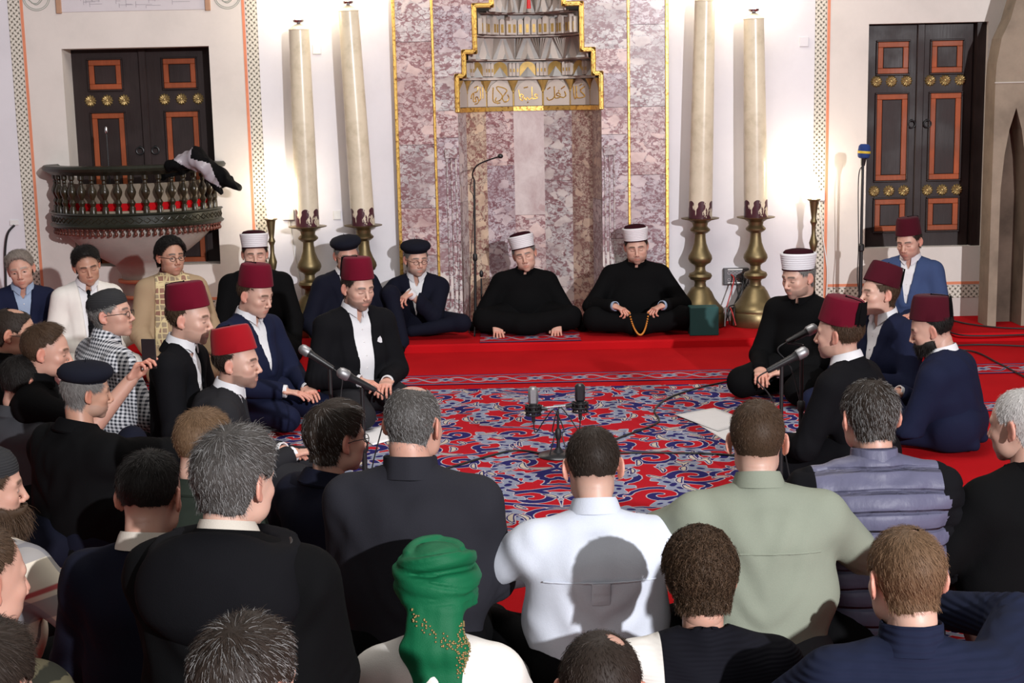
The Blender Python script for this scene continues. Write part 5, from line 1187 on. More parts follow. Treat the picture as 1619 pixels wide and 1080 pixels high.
person('man with cropped grey hair in plain dark blue-grey pullover, left of the empty carpet', (654, 672), 508, 158, byaw=172, pitch=8, seat=.13, top='sweater', topc='darkgrey', legs='kneel', legc='black', head=dict(hair='darkgrey', skin='b', mix=.75, len=.009, thick=.002, scalp=.45, bald=(0, -.01, .05), fat=.003), group=gB, sw=1.22, fat=1.18, neckfat=.008, foldamp=.003)
person('head with greying dark hair at the bottom, in front of the hooded coat', (388, 1088), 850, 152, pitch=8, seat=.02, top='coat', topc='black', legc='black', head=dict(hair='dark', skin='a', mix=.35, style='top', len=.026, thick=.010, jit=.4), group=gB)
person('man in emerald green turban with gold sequins and long tail, white shirt', (692, 936), 560, 178, pitch=6, seat=.02, top='sweater', topc='offwhite', legc='offwhite', hat='greenturban', head=dict(hair='dark', skin='b', style='none'), group=gB, sw=1.0, extra={'nocollar': 1})
person('man in pale blue-white shirt with cropped dark hair and jutting ears, centre front row', (937, 738), 508, 182, pitch=14, seat=.02, top='shirt', topc='paleblue', legs='cross', legc='black', head=dict(hair='dark', skin='a', fade=.07, len=.010, thick=.003, scalp=.8), group=gB, sw=1.16, fat=1.1, arms=((-.22, .34, .30), (.22, .34, .30)), poles=((-1, -.15, -.2), (1, -.15, -.2)), foldamp=.004, hunch=.8); WSHIRT = INFO[-1]
person('man with curly brown hair in black, white and grey colour-block sweater', (1107, 912), 590, 181, pitch=14, seat=.02, top='sweater', topc='blacksuit', legc='black', head=dict(hair='brown', skin='b', style='curly', len=.040, thick=.015, count=9000, nape=-.09), group=gB, sw=1.12, fat=1.05, extra={'panel': 1, 'nocollar': 1}, hunch=.6)
person('dark cropped head at the bottom centre, overlapping the colour-block sweater', (950, 1094), 780, 172, pitch=10, seat=.02, top='coat', topc='black', legc='black', head=dict(hair='dark', skin='b', fade=.03, len=.008, thick=.002, scalp=.75, bald=(.03, -.03, .02)), group=gB)
person('man in sage green shirt with short brown hair, right of the pale blue shirt', (1197, 698), 515, 172, byaw=178, pitch=6, seat=.12, top='shirt', topc='sage', legs='kneel', legc='grey', head=dict(hair='brown', skin='a', fade=.06, len=.014, thick=.004, style='top', scalp=.8), glasses=True, group=gB, sw=1.16, fat=1.18, arms=((-.25, .38, .36), (.20, .34, .30)), poles=((-1, -.2, -.1), (1, -.15, -.2)), foldamp=.004); GSHIRT = INFO[-1]
person('man in slate purple quilted vest over black sleeves, thinning crown', (1375, 660), 490, 188, byaw=182, pitch=10, seat=.12, top='sweater', topc='vest', legs='kneel', legc='black', head=dict(hair='dark', skin='b', mix=.4, len=.016, thick=.006, bald=(.005, -.02, .026), scalp=.85), group=gB, sw=1.18, fat=1.15, arms=((-.20, .34, .22), (.20, .30, .25)))
person('man with cropped fair-brown hair and large ears in ribbed navy pullover, arm raised at right', (1432, 916), 668, 188, byaw=178, pitch=12, seat=.02, top='sweater', topc='sweater', legs='kneel', legc='blue', head=dict(hair='light', skin='a', fade=.02, len=.014, thick=.004, scalp=.85, swirl=.6, bald=(.012, -.045, .008)), group=gB, sw=1.1, fat=1.08, arms=((-.20, .30, .2), (.20, .48, .50)), poles=((-1, -.2, -.2), (.9, -.1, .35)))
person('white-haired man in wide black coat at the right edge, back turned', (1614, 673), 480, 222, byaw=205, pitch=8, seat=.04, top='coat', topc='black', legs='kneesup', legc='brownwool', head=dict(hair='white', skin='a', len=.008, thick=.002, scalp=.6, recede=.01), group=gB, sw=1.2, fat=1.2, arms=((-.25, .34, .35), (.2, .34, .3)), neckfat=.006)
person('listener in navy at the lower right edge, only knee and sleeve in view', (1745, 905), 640, 200, pitch=8, seat=.02, top='coat', topc='navy2', legs='cross', legc='navy2', head=dict(hair='dark', skin='b'), group=gB, arms=((-.30, .30, .18), (.2, .3, .2)))
# ------------------------------------------------------------------ carpet with arabesque field (pattern distances as attributes, edges cut in the shader)
def build_carpet():
    y0 = at_z(820, 912, 0).y; y1 = at_z(880, 613, 0).y; xc = at_z(880, 740, 0).x; hw = 1.75; h = .0115
    nx = int(hw / h) + 1; ny = int((y1 - y0) / h) + 1
    xs = np.linspace(0, hw, nx); ys = np.linspace(y0, y1, ny); X, Y = np.meshgrid(xs, ys, indexing='ij'); P = np.stack([X.ravel(), Y.ravel()], 1)
    rg = random.Random(12); vines = []; leaves = []; petals = []
    def spiral(cx, cy, r, a0, turns, sgn):
        pts = []
        for i in range(22):
            t = i / 21; a = a0 + sgn * turns * 2 * PI * t; rr = r * (1 - .86 * t); pts.append((cx + rr * math.cos(a), cy + rr * math.sin(a)))
        return pts
    yc = (y0 + y1) / 2; L = y1 - y0
    k = 0
    cell = .33; rows = int(L / cell) + 1; cols = int(hw / cell) + 2
    for j in range(rows):
        for i in range(cols):
            cx = (i + .5 * (j % 2)) * cell + rg.uniform(-.05, .05); cy = y0 + (j + .5) * cell + rg.uniform(-.04, .04); sg = 1 if (i + j) % 2 else -1
            a0 = rg.uniform(0, 6.28); r = rg.uniform(.11, .16); vines.append((spiral(cx, cy, r, a0, 1.25, sg), .016)); e = (cx + r * math.cos(a0), cy + r * math.sin(a0))
            # connecting wave to the next cell
            nx_ = cx + cell * rg.choice((-1, 1)) * .8; ny_ = cy + cell * .9; pts = []
            for q in range(12):
                t = q / 11; pts.append((e[0] + (nx_ - e[0]) * t + .07 * math.sin(t * 6.28) * sg, e[1] + (ny_ - e[1]) * t))
            vines.append((pts, .013))
            for q in range(2):
                a = a0 + rg.uniform(.6, 2.2) + q * 2.6; d = r * rg.uniform(.9, 1.35); leaves.append((cx + d * math.cos(a), cy + d * math.sin(a), rg.uniform(.09, .15), rg.uniform(.032, .052), a + rg.uniform(.5, 1.2), rg.uniform(1.5, 3.5) * sg))
            for q in range(3):
                a = a0 + rg.uniform(2.0, 5.0); d = r * rg.uniform(.7, 1.5); petals.append((cx + d * math.cos(a), cy + d * math.sin(a), rg.uniform(.04, .085), rg.uniform(.012, .020), rg.uniform(0, 6.28), rg.uniform(2, 5) * sg))
    def seg_d(pts, w):
        x0_, y0_, x1_, y1_ = min(p[0] for p in pts) - .1, min(p[1] for p in pts) - .1, max(p[0] for p in pts) + .1, max(p[1] for p in pts) + .1
        m = np.where((P[:, 0] > x0_) & (P[:, 0] < x1_) & (P[:, 1] > y0_) & (P[:, 1] < y1_))[0]; Q = P[m]; best = np.full(len(m), 9.)
        n = len(pts)
        for i in range(n - 1):
            a = np.array(pts[i]); b = np.array(pts[i + 1]); d = b - a; t = np.clip(((Q - a) @ d) / (d @ d + 1e-12), 0, 1); dd = np.hypot(*(Q - a - t[:, None] * d).T) - w * (.6 + .9 * math.sin(PI * (i + .5) / n)); best = np.minimum(best, dd)
        return m, best
    blue = np.full(len(P), .2); grey = np.full(len(P), .2); cream = np.full(len(P), .2)
    for pts, w in vines:
        m, d = seg_d(pts, w); blue[m] = np.minimum(blue[m], d)
    def leaf_d(l, lobes=True):
        cx, cy, a, b, th, bend = l; m = np.where((np.abs(P[:, 0] - cx) < a * 1.6) & (np.abs(P[:, 1] - cy) < a * 1.6))[0]; Q = P[m] - np.array((cx, cy)); c, s_ = math.cos(th), math.sin(th)
        u = Q[:, 0] * c + Q[:, 1] * s_; v = -Q[:, 0] * s_ + Q[:, 1] * c; v = v - bend * u * u
        w = b * (1 + (.35 * np.cos(u / a * 9) if lobes else 0)) * np.sqrt(np.clip(1 - (u / a) ** 2, 0, 1)); return m, np.maximum(np.abs(v) - w, np.abs(u) - a), u, v
    inner = np.full(len(P), .2)
    for l in leaves:
        m, d, u, v = leaf_d(l); grey[m] = np.minimum(grey[m], d); k_ = np.minimum(np.hypot((u - l[2] * .35) / 1.5, v) - l[3] * .35, np.minimum(np.hypot((u + l[2] * .2) / 1.5, v) - l[3] * .38, np.hypot((u + l[2] * .65) / 1.3, v) - l[3] * .25)); inner[m] = np.where(d < -.002, np.minimum(inner[m], k_), inner[m])
    for l in petals:
        m, d, u, v = leaf_d(l, False); cream[m] = np.minimum(cream[m], d)
    # border lines at the near end of the field
    yb = P[:, 1] - y0
    for c_ in (.05, .20): blue = np.minimum(blue, np.abs(yb - c_) - .010)
    yt = y1 - P[:, 1]
    blue = np.minimum(blue, np.abs(yt - .03) - .010)
    sh = (nx, ny)
    def mir(a): a = a.reshape(sh); return np.concatenate([a[:0:-1], a], 0)
    XX = np.concatenate([-xs[:0:-1], xs]) + xc; nX = len(XX); GX, GY = np.meshgrid(XX, ys, indexing='ij'); V = np.stack([GX.ravel(), GY.ravel(), np.full(GX.size, .004)], 1)
    I = np.arange(nX * ny).reshape(nX, ny); F = np.stack([I[:-1, :-1], I[1:, :-1], I[1:, 1:], I[:-1, 1:]], -1).reshape(-1, 4)
    g = G('arabesque_carpet'); at = lambda n: g.n('ShaderNodeAttribute', attribute_name=n).outputs['Fac']
    red, nav, gr, cr, wh = (.47, .010, .018), (.022, .020, .125), (.27, .30, .40), (.58, .50, .40), (.52, .48, .52)
    c = red; f = g.noise(g.coord(), 320., 2); e = .0015; lw = .0055
    def lay(c, d, colr, line=True):
        if line: c = g.mix(g.ss(d, lw + e, lw - e), c, wh)
        return g.mix(g.ss(d, e, -e), c, colr)
    c = lay(c, at('d_blue'), nav); c = lay(c, at('d_grey'), gr); c = lay(c, at('d_inner'), nav, False); c = lay(c, at('d_cream'), nav); dc = at('d_cream'); c = g.mix(g.ss(dc, -.0055, -.0080), c, cr)
    g.bump(f, .5, .004); M_car = g.fin(g.mix(g.math('MULTIPLY', f, .3), c, (.02, .01, .02)), .95, spec=.05)
    o = mk('patterned_carpet', V, F.astype(np.int32), M_car, None, False, extra={'d_blue': mir(blue).ravel(), 'd_grey': mir(grey).ravel(), 'd_inner': mir(inner).ravel(), 'd_cream': mir(cream).ravel()})
    tag(o, 'red carpet with navy, grey and cream arabesque scrolls in the middle of the circle', 'carpet')
    # narrow border runners
    def strip(xa, xb, ya, yb_, nm, lab, z=.004, rot=0, grp=None):
        h2 = .009; xs_ = np.arange(xa, xb, h2); ys_ = np.linspace(ya, yb_, max(8, int((yb_ - ya) / h2))); A, B = np.meshgrid(xs_, ys_, indexing='ij'); u = (A / .30) % 1 - .5; hwid = (yb_ - ya) / 2; v = (B - (ya + yb_) / 2) / hwid
        med = np.abs(u) * .30 + np.abs(v) * hwid * .9 - .055; wv_ = np.abs(v - .45 * np.sin(A / .30 * 6.28)) * hwid - .012; wv2 = np.abs(v + .45 * np.sin(A / .30 * 6.28)) * hwid - .010; edge = .93 - np.abs(v); edge = edge * hwid
        Vs = np.stack([A.ravel(), B.ravel(), np.full(A.size, z)], 1); n1, n2 = A.shape; I = np.arange(n1 * n2).reshape(n1, n2); Fs = np.stack([I[:-1, :-1], I[1:, :-1], I[1:, 1:], I[:-1, 1:]], -1).reshape(-1, 4)
        o = mk(nm, Vs, Fs.astype(np.int32), M_car, None, False, extra={'d_blue': np.minimum(wv_, edge - .012).ravel(), 'd_grey': np.minimum(wv2, med).ravel(), 'd_inner': (med + .03).ravel(), 'd_cream': np.full(A.size, .1)})
        tag(o, lab, 'carpet', grp); return o
    ya = at_z(810, 607, 0).y; yb_ = at_z(810, 592, 0).y
    strip(-2.6, 4.6, ya, yb_, 'carpet_border', 'narrow patterned border strip across the red carpet beyond the arabesque field')
    ya = at_z(1590, 650, 0).y; yb_ = at_z(1590, 636, 0).y
    strip(2.4, 4.6, ya, yb_, 'carpet_border', 'short patterned border strip at the right edge, nearer than the long one')
    o = strip(-.24, .52, YP + .03, YP + .42, 'prayer_rug', 'small patterned prayer rug under the imam in front of the niche', PH + .004)
    ya = at_z(1330, 1003, 0).y
    strip(.2, 2.4, ya - .1, ya + .05, 'carpet_border', 'patterned border strip glimpsed between the men in sage shirt and navy pullover')
build_carpet()

# ------------------------------------------------------------------ huge candles on brass candlesticks
def wax_mat():
    g = G('painted_candle_wax'); v = g.coord(); xyz = g.xyz(v); ang = g.math('ARCTAN2', xyz[1], xyz[0]); nz = g.noise(v, 9.0, 5, .6); n2 = g.noise(g.mapv(v, scale=(1, 1, .5)), 16.0, 5, .7)
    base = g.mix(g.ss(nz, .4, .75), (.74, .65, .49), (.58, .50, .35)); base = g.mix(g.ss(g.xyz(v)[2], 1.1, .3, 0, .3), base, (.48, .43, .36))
    # painted lambrequins at the foot with worn flakes
    w = g.math('MULTIPLY', g.math('ABSOLUTE', g.math('SINE', g.math('MULTIPLY', ang, 3.0))), 1.0); top = g.math('ADD', g.math('MULTIPLY', g.math('POWER', w, .6), .13), .015)
    scal = g.math('MULTIPLY', g.math('SINE', g.math('MULTIPLY', xyz[2], 120.0)), .012); m = g.ss(g.math('SUBTRACT', g.math('ADD', top, scal), xyz[2]), -.002, .002); flake = g.ss(n2, .60, .57)
    c = g.mix(g.math('MULTIPLY', m, flake), base, (.065, .02, .028)); g.bump(nz, .15, .004)
    return g.fin(c, .28, spec=.5)
M_wax = wax_mat()
M_bulb = G('lit_bulb'); M_bulb.b.inputs['Base Color'].default_value = (1, .9, .75, 1); M_bulb.b.inputs['Emission Color'].default_value = (1.0, .86, .62, 1); M_bulb.b.inputs['Emission Strength'].default_value = 30.0; M_bulb = M_bulb.m
cprof = [(0, 0), (.185, 0), (.192, .01), (.190, .095), (.182, .11), (.186, .125), (.176, .15), (.150, .175), (.115, .22), (.092, .27), (.080, .285), (.072, .30), (.048, .315), (.043, .345), (.050, .36), (.080, .372), (.093, .395), (.085, .415), (.050, .43), (.040, .445), (.040, .47), (.052, .485), (.080, .50), (.094, .53), (.090, .555), (.066, .60), (.048, .65), (.042, .70), (.042, .725), (.060, .735), (.076, .748), (.078, .76), (.062, .775), (.055, .785), (.060, .81), (.090, .83), (.145, .842), (.148, .848), (.09, .845), (0, .845)]
gc = 'giant candles flanking the niche'; gs = 'large brass candlesticks flanking the niche'
cand = [(486, 349, 1.49, 'left outer', 0), (574, 348, 1.62, 'left inner', -1.8), (1107, 345, 1.64, 'right inner', 1.2), (1195, 340, 1.50, 'right outer', -1.0)]
for px, py, hh, nm, lean_ in cand:
    b = at_y(px, py, 11.26); b.z = PH
    t = {'left outer': 'farthest left, behind the imam and the seated men', 'left inner': 'just left of the marble wall, behind the beret wearers', 'right inner': 'just right of the marble wall, behind the green box', 'right outer': 'farthest right, with cables at its foot'}[nm]
    o = MB().lathe(cprof, 48).build('candlestick', M_brass, None, True, loc=b); tag(o, 'tall aged brass candlestick %s' % t, 'candlestick', gs)
    c = empty('giant_candle', (b.x, b.y, PH + .846), 0, 'huge cream candle with painted foot, %s' % {'left outer': 'leftmost of the four', 'left inner': 'standing left beside the marble wall', 'right inner': 'standing right beside the marble wall', 'right outer': 'rightmost of the four'}[nm], 'candle', gc)
    c.rotation_euler = (0, math.radians(lean_), 0)
    prof = [(.0, 0), (.091, 0), (.092, .01), (.091, .2), (.086, hh * .5), (.077, hh - .02), (.076, hh)]
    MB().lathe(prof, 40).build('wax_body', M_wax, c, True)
    MB().lathe([(.078, hh - .004), (.080, hh + .002), (.074, hh + .008), (.045, hh + .03), (.022, hh + .042), (0, hh + .042)], 32).build('candle_cap', M_wax, c, True)
    MB().lathe([(0, hh + .04), (.018, hh + .042), (.014, hh + .05), (.040, hh + .056), (.046, hh + .072), (.044, hh + .074), (.020, hh + .066), (0, hh + .066)], 28).build('lamp_holder', M_chrome, c, True)
    MB().lathe([(0, hh + .066), (.018, hh + .07), (.022, hh + .09), (.048, hh + .15), (.050, hh + .18), (.035, hh + .21), (0, hh + .225)], 24).build('bulb', M_bulb, c, True)
    lamp('candle_lamp', 'POINT', (b.x + math.radians(lean_) * hh, b.y - .05, PH + .846 + hh + .30), 4, (1.0, .88, .70), .05)
gk = 'slim brass lamp stands by the plait borders'
for px, py, h_, lab in ((428, 347, 0, 'slim brass lamp stand behind the imam at left, lit bulb on top'), (1287, 316, 0, 'slim brass lamp stand at right beside the plait border, lit bulb on top')):
    tp = at_y(px, py, 11.2); c = empty('lamp_stand', (tp.x, 11.2, PH), 0, lab, 'lamp', gk); H_ = tp.z - PH
    pr_ = [(0, 0), (.11, 0), (.11, .015), (.06, .04), (.03, .07), (.018, .10), (.018, H_ - .55), (.030, H_ - .53), (.020, H_ - .50), (.016, H_ - .40), (.026, H_ - .37), (.034, H_ - .33), (.022, H_ - .29), (.016, H_ - .26), (.016, H_ - .20), (.028, H_ - .17), (.018, H_ - .14), (.024, H_ - .10), (.030, H_ - .05), (.036, H_ - .01), (.052, H_), (.052, H_ + .006), (0, H_ + .006)]
    MB().lathe(pr_, 28).build('stand', M_brass, c, True)
    MB().lathe([(0, H_ + .006), (.016, H_ + .008), (.016, H_ + .06), (.010, H_ + .066), (.028, H_ + .085), (.034, H_ + .115), (.024, H_ + .155), (.006, H_ + .185), (0, H_ + .188)], 20).build('bulb', M_bulb, c, True)
    lamp('stand_lamp', 'POINT', (tp.x, 11.24, tp.z + .24), 5.5, (1.0, .88, .70), .05)
    cb = MB().tube(smooth_path([(tp.x + .10, YW - .01, tp.z - .02), (tp.x + .13, YW - .012, tp.z - .3), (tp.x + .17, YW - .02, tp.z - .6), (tp.x + .15, YW - .03, PH + .006)], 8), .005, 6).build('lamp_cable', M_plastic, None, True)
    tag(cb, 'thin white cable hanging on the wall beside the %s lamp stand' % ('left' if px < 800 else 'right'), 'cable')
    MB().box((tp.x + .05, YW - .03, tp.z - .03), (tp.x + .14, YW, tp.z + .05), ch=.004).build('wall_socket', M_plastic); so = COL.objects[-1]; tag(so, 'white wall socket beside the %s lamp stand' % ('left' if px < 800 else 'right'), 'socket')
# sockets and plates
for px, py, w_, h_, lab in ((533, 340, 12, 14, 'white switch plate between the two left candles'), (501, 78, 13, 15, 'white plate high on the wall behind the leftmost candle'), (1271, 66, 14, 15, 'pale square plate high on the wall by the right plait border'), (1096, 319, 7, 14, 'small plate low behind the candle right of the marble wall'), (23, 352, 14, 8, 'white cable outlet on the wall at the far left')):
    p = at_y(px, py, YW); o = MB().box((p.x - w_ / 400, YW - .012, p.z - h_ / 400), (p.x + w_ / 400, YW, p.z + h_ / 400), ch=.003).build('wall_plate', M_plastic if px < 1200 else M_white); tag(o, lab, 'wall plate')
p = [at_y(23, 356, YW - .02), at_y(12, 370, YW - .04), at_y(8, 400, YW - .03), at_y(9, 440, YW - .03), at_y(10, 500, YW - .03)]
tag(MB().tube(smooth_path(p, 8), .009, 8).build('wall_cable', M_rubber, None, True), 'black cable curving down the wall from the far left outlet', 'cable')

# ------------------------------------------------------------------ electrical box, cables, green box
p = at_y(1163, 436, YW); t = empty('stage_box', (p.x, YW, p.z), 0, 'black and silver connection box on the wall between the right candlesticks', 'connection box')
def Lc(mb, nm, mat, par, sm=False):
    o = mb.build(nm, mat, par, sm); o.location = -par.location; return o
Lc(MB().box((p.x - .10, YW - .05, p.z - .065), (p.x + .10, YW, p.z + .065), ch=.004), 'case', simple('grey_metal_case', (.09, .09, .095), .4, .5), t)
mb = MB(); mb2 = MB()
for r_ in range(2):
    for k in range(5):
        x = p.x - .06 + k * .031; z = p.z + .03 - r_ * .055; mb.tube([(x + .011 * math.cos(a), YW - .052, z + .011 * math.sin(a)) for a in np.linspace(0, 2 * PI, 12, endpoint=False)], .0028, 5, True)
    mb2.box((p.x - .07, YW - .052, p.z + .052 - r_ * .105), (p.x + .05, YW - .049, p.z + .060 - r_ * .105))
Lc(mb, 'connector_ring', M_chrome, t, True); Lc(mb2, 'label_strip', M_plastic, t)
rg = random.Random(3)
mcol = [M_rubber, M_rubber, M_rubber, simple('red_cable', (.4, .02, .02), .5), M_rubber, simple('grey_cable', (.25, .25, .27), .5)]
for k in range(9):
    x = p.x - .05 + rg.random() * .12; z = p.z + rg.uniform(-.03, .03); e = (p.x + rg.uniform(-.16, .02), 11.15 + rg.uniform(-.08, .1), PH + .02)
    m_ = (p.x + rg.uniform(-.12, .06), 11.30, p.z - rg.uniform(.18, .3)); pts = smooth_path([(x, YW - .05, z), (x + .01, YW - .11, z - .05), m_, ((e[0] + m_[0]) / 2 + rg.uniform(-.05, .05), 11.2, PH + .15), e], 8)
    tag(MB().tube(pts, .0055, 6).build('signal_cable', mcol[k % 6], None, True), 'thin %s signal cable hanging from the connection box to the floor' % {3: 'red', 5: 'grey'}.get(k % 6, 'black'), 'cable', 'cables below the connection box')
def floor_cable(pix, lab, z=.0, r=.006, mat=None):
    pts = [at_z(x, y, z + r + .004) for x, y in pix]; return tag(MB().tube(smooth_path(pts, 10), r, 7).build('floor_cable', mat or M_rubber, None, True), lab, 'cable')
floor_cable([(1500, 505), (1530, 512), (1580, 518), (1640, 520)], 'black cable lying along the wall at the right, farthest back', PH)
floor_cable([(1480, 512), (1510, 528), (1560, 531), (1650, 528)], 'black cable on the red platform at right, just above the step', PH)
floor_cable([(1495, 553), (1540, 556), (1580, 575), (1650, 612)], 'black cable running diagonally down the red floor at right')
floor_cable([(1500, 547), (1560, 545), (1650, 549)], 'black cable below the platform step at right')
t_ = [at_y(1560, 500, 11.2), at_y(1556, 478, 11.25), at_y(1562, 462, 11.3), at_y(1568, 470, 11.3), at_y(1566, 492, 11.2)]
tag(MB().tube(smooth_path(t_, 8), .007, 7).build('cable_loop', M_rubber, None, True), 'black cable loop standing up against the wall base at right', 'cable')
floor_cable([(1180, 505), (1195, 500), (1210, 502), (1217, 512)], 'black cable curling in front of the rightmost candlestick', PH)
floor_cable([(1165, 600), (1110, 612), (1060, 628), (1035, 648), (1040, 668), (985, 690), (930, 712)], 'thin black cable winding over the carpet right of the centre microphones', 0)
floor_cable([(875, 722), (820, 712), (770, 722), (700, 742), (640, 752)], 'black cable running left from the centre microphone stand', 0)
floor_cable([(890, 716), (960, 716), (1060, 716), (1160, 720), (1240, 735)], 'black cable running right from the centre microphone stand', 0)
q = at_y(1111, 520, 10.90)
tag(MB().box((q.x - .108, q.y - .10, PH), (q.x + .108, q.y + .04, PH + .215), ch=.004).build('box', simple('dark_teal_card', (.006, .065, .062), .7)), 'plain dark teal box standing in front of the candlestick right of the marble wall', 'box')

# ------------------------------------------------------------------ wooden balcony over a stone corbel, left
BX, BY = at_y(212, 270, YW - .05).x, YW; RB = .665
def hl(prof, mb, n=40, e=.92): return mb.lathe([(r, z) for r, z in prof], n, (BX, BY), PI, 2 * PI, sy=e)
zr = at_y(212, 266, 10.95).z; zb0 = at_y(212, 362, 10.95).z; zb1 = at_y(212, 338, 10.95).z
bal = empty('balcony', (BX, BY, zb0), 0, 'half-round dark wooden balcony with turned balusters on a stone corbel before the left door', 'balcony')
def LB(mb, nm, mat, sm=True, par=None):
    o = mb.build(nm, mat, bal if par is None else par, sm); o.location = (-BX, -BY, -zb0) if par is None else (0, 0, 0); return o
mb = MB(); hl([(RB - .075, zr - .035), (RB - .02, zr - .05), (RB + .01, zr - .03), (RB + .035, zr - .02), (RB + .045, zr), (RB + .03, zr + .018), (RB - .06, zr + .022), (RB - .085, zr), (RB - .075, zr - .035)], mb, 48); LB(mb, 'handrail', M_rail)
mb = MB(); hl([(RB - .10, zb1 + .005), (RB - .005, zb1 + .005), (RB + .005, zb1 - .005), (RB - .01, zb1 - .015), (RB - .01, zb0 + .035), (RB + .01, zb0 + .02), (RB, zb0 + .005), (RB - .10, zb0), (RB - .10, zb1)], mb, 48); LB(mb, 'base_band', M_rail)
mb = MB()
for k in range(34):
    a = PI + PI * (k + .5) / 34; c, s2 = math.cos(a), math.sin(a); x, y = BX + (RB - .008) * c, BY + (RB - .008) * .92 * s2; z = (zb0 + zb1) / 2 + .008
    tx, ty = -s2, c; d = .026
    mb.tube([(x - tx * d, y - ty * d, z), (x, y, z + .02), (x + tx * d, y + ty * d, z), (x, y, z - .02)], .0035, 4, True)
LB(mb, 'carved_lozenges', M_balu)
mb = MB(); hl([(0, zb1 - .02), (RB - .06, zb1 - .02), (RB - .06, zb1 + .02), (0, zb1 + .02)], mb, 30); LB(mb, 'balcony_floor', M_stone)
mb = MB(); hl([(RB - .14, zb1 + .02), (RB - .115, zb1 + .02), (RB - .115, zb1 + .075), (RB - .14, zb1 + .075)], mb, 30); LB(mb, 'red_cushion_edge', M_red)
mb = MB(); hl([(RB - .16, zb1 + .02), (RB - .145, zb1 + .02), (RB - .145, zb1 + .22), (RB - .16, zb1 + .22), (RB - .16, zb1 + .02)], mb, 30); LB(mb, 'inner_parapet', M_stone)
bp = [(.022, 0), (.024, .0), (.024, .055), (.016, .07), (.020, .08), (.026, .10), (.016, .125), (.013, .13), (.017, .145), (.030, .175), (.034, .20), (.028, .225), (.015, .255), (.013, .27), (.018, .28), (.014, .295), (.014, .30), (.024, .315), (.024, .35)]
hb = zr - .05 - zb1
for k in range(19):
    a = PI + PI * (k + .5) / 19; x, y = BX + (RB - .05) * math.cos(a), BY + (RB - .05) * .92 * math.sin(a)
    mb = MB().lathe([(r, zb1 + z / .35 * hb) for r, z in bp], 14, (x, y)); LB(mb, 'baluster', M_balu)
Mpen = simple('red_brown_turned_wood', (.10, .022, .012), .35)
for k in range(42):
    a = PI + PI * (k + .5) / 42; x, y = BX + (RB - .025) * math.cos(a), BY + (RB - .025) * .92 * math.sin(a)
    mb = MB().lathe([(0, zb0 - .055), (.010, zb0 - .052), (.015, zb0 - .040), (.012, zb0 - .028), (.006, zb0 - .022), (.006, zb0 - .016), (.014, zb0 - .008), (.014, zb0 + .01)], 10, (x, y)); LB(mb, 'pendant', Mpen)
zc = lambda py: at_y(212, py, 10.95).z
cor = MB(); hl([(RB - .06, zb0 + .01), (RB - .10, zb0 - .01), (.57, zc(374)), (.48, zc(392)), (.38, zc(408)), (.27, zc(422)), (.20, zc(431)), (.19, zc(436)), (.175, zc(440)), (.155, zc(448)), (.15, PH)], cor, 40, .92); LB(cor, 'stone_corbel', M_grey)
for py in (432, 456, 482):
    z = zc(py); mb = MB(); hl([(.15, z - .014), (.185, z - .012), (.19, z), (.185, z + .012), (.15, z + .014)], mb, 30); LB(mb, 'painted_moulding', M_line)
# cloak thrown over the rail
zk = zr - .05
def cloak(P):
    c = at_y(322, 270, 11.05); d = v_cone(P, (c.x - .22, c.y - .10, zk + .06), (c.x - .04, c.y - .06, zk + .12), .045, .07, (0, 1, 0), 1.6)
    d = smin(d, v_cone(P, (c.x - .04, c.y - .06, zk + .11), (c.x + .15, c.y + .02, zk - .03), .07, .05, (0, 1, 0), 1.8), .04)
    d = smin(d, v_cone(P, (c.x + .10, c.y, zk - .02), (c.x + .25, c.y + .02, zk - .12), .055, .022, (0, 1, 0), 2), .04)
    d = smin(d, v_cone(P, (c.x + .02, c.y - .05, zk + .04), (c.x + .12, c.y + .0, zk - .15), .05, .02, (0, 1, 0), 2), .04)
    d = smin(d, v_cone(P, (c.x - .30, c.y + .0, zk - .02), (c.x - .05, c.y + .05, zk + .08), .03, .04, (0, 1, 0), 1.5), .03)
    return d + vnoise(P, (26, 26, 9), 2.) * .03
c = at_y(322, 270, 11.05); Vc, Fc = nets(cloak, (c.x - .42, c.y - .25, zk - .25), (c.x + .36, c.y + .25, zk + .28), .009)
ctr = Vc[Fc].mean(1); lin = (ctr[:, 0] < c.x + .10 - (ctr[:, 2] - zk) * .3) & (ctr[:, 2] > zk - .02 - (ctr[:, 0] - c.x) * .7) & ~((ctr[:, 2] > zk + .10 + (c.x - ctr[:, 0]) * .3) & (ctr[:, 0] > c.x - .05)); M_satin = simple('grey_satin_lining', (.34, .31, .34), .3, var=.1)
ck = empty('cloak', (c.x, c.y, zr), 0, 'black cloak with grey satin lining thrown over the right end of the balcony rail', 'cloak')
for nm, sel, mt in (('outer_cloth', ~lin, CL['black']), ('satin_lining', lin, M_satin)):
    F_ = Fc[sel]; us = np.unique(F_); rm = -np.ones(len(Vc), int); rm[us] = np.arange(len(us)); o = mk(nm, Vc[us], rm[F_].astype(np.int32), mt, ck); o.location = -ck.location

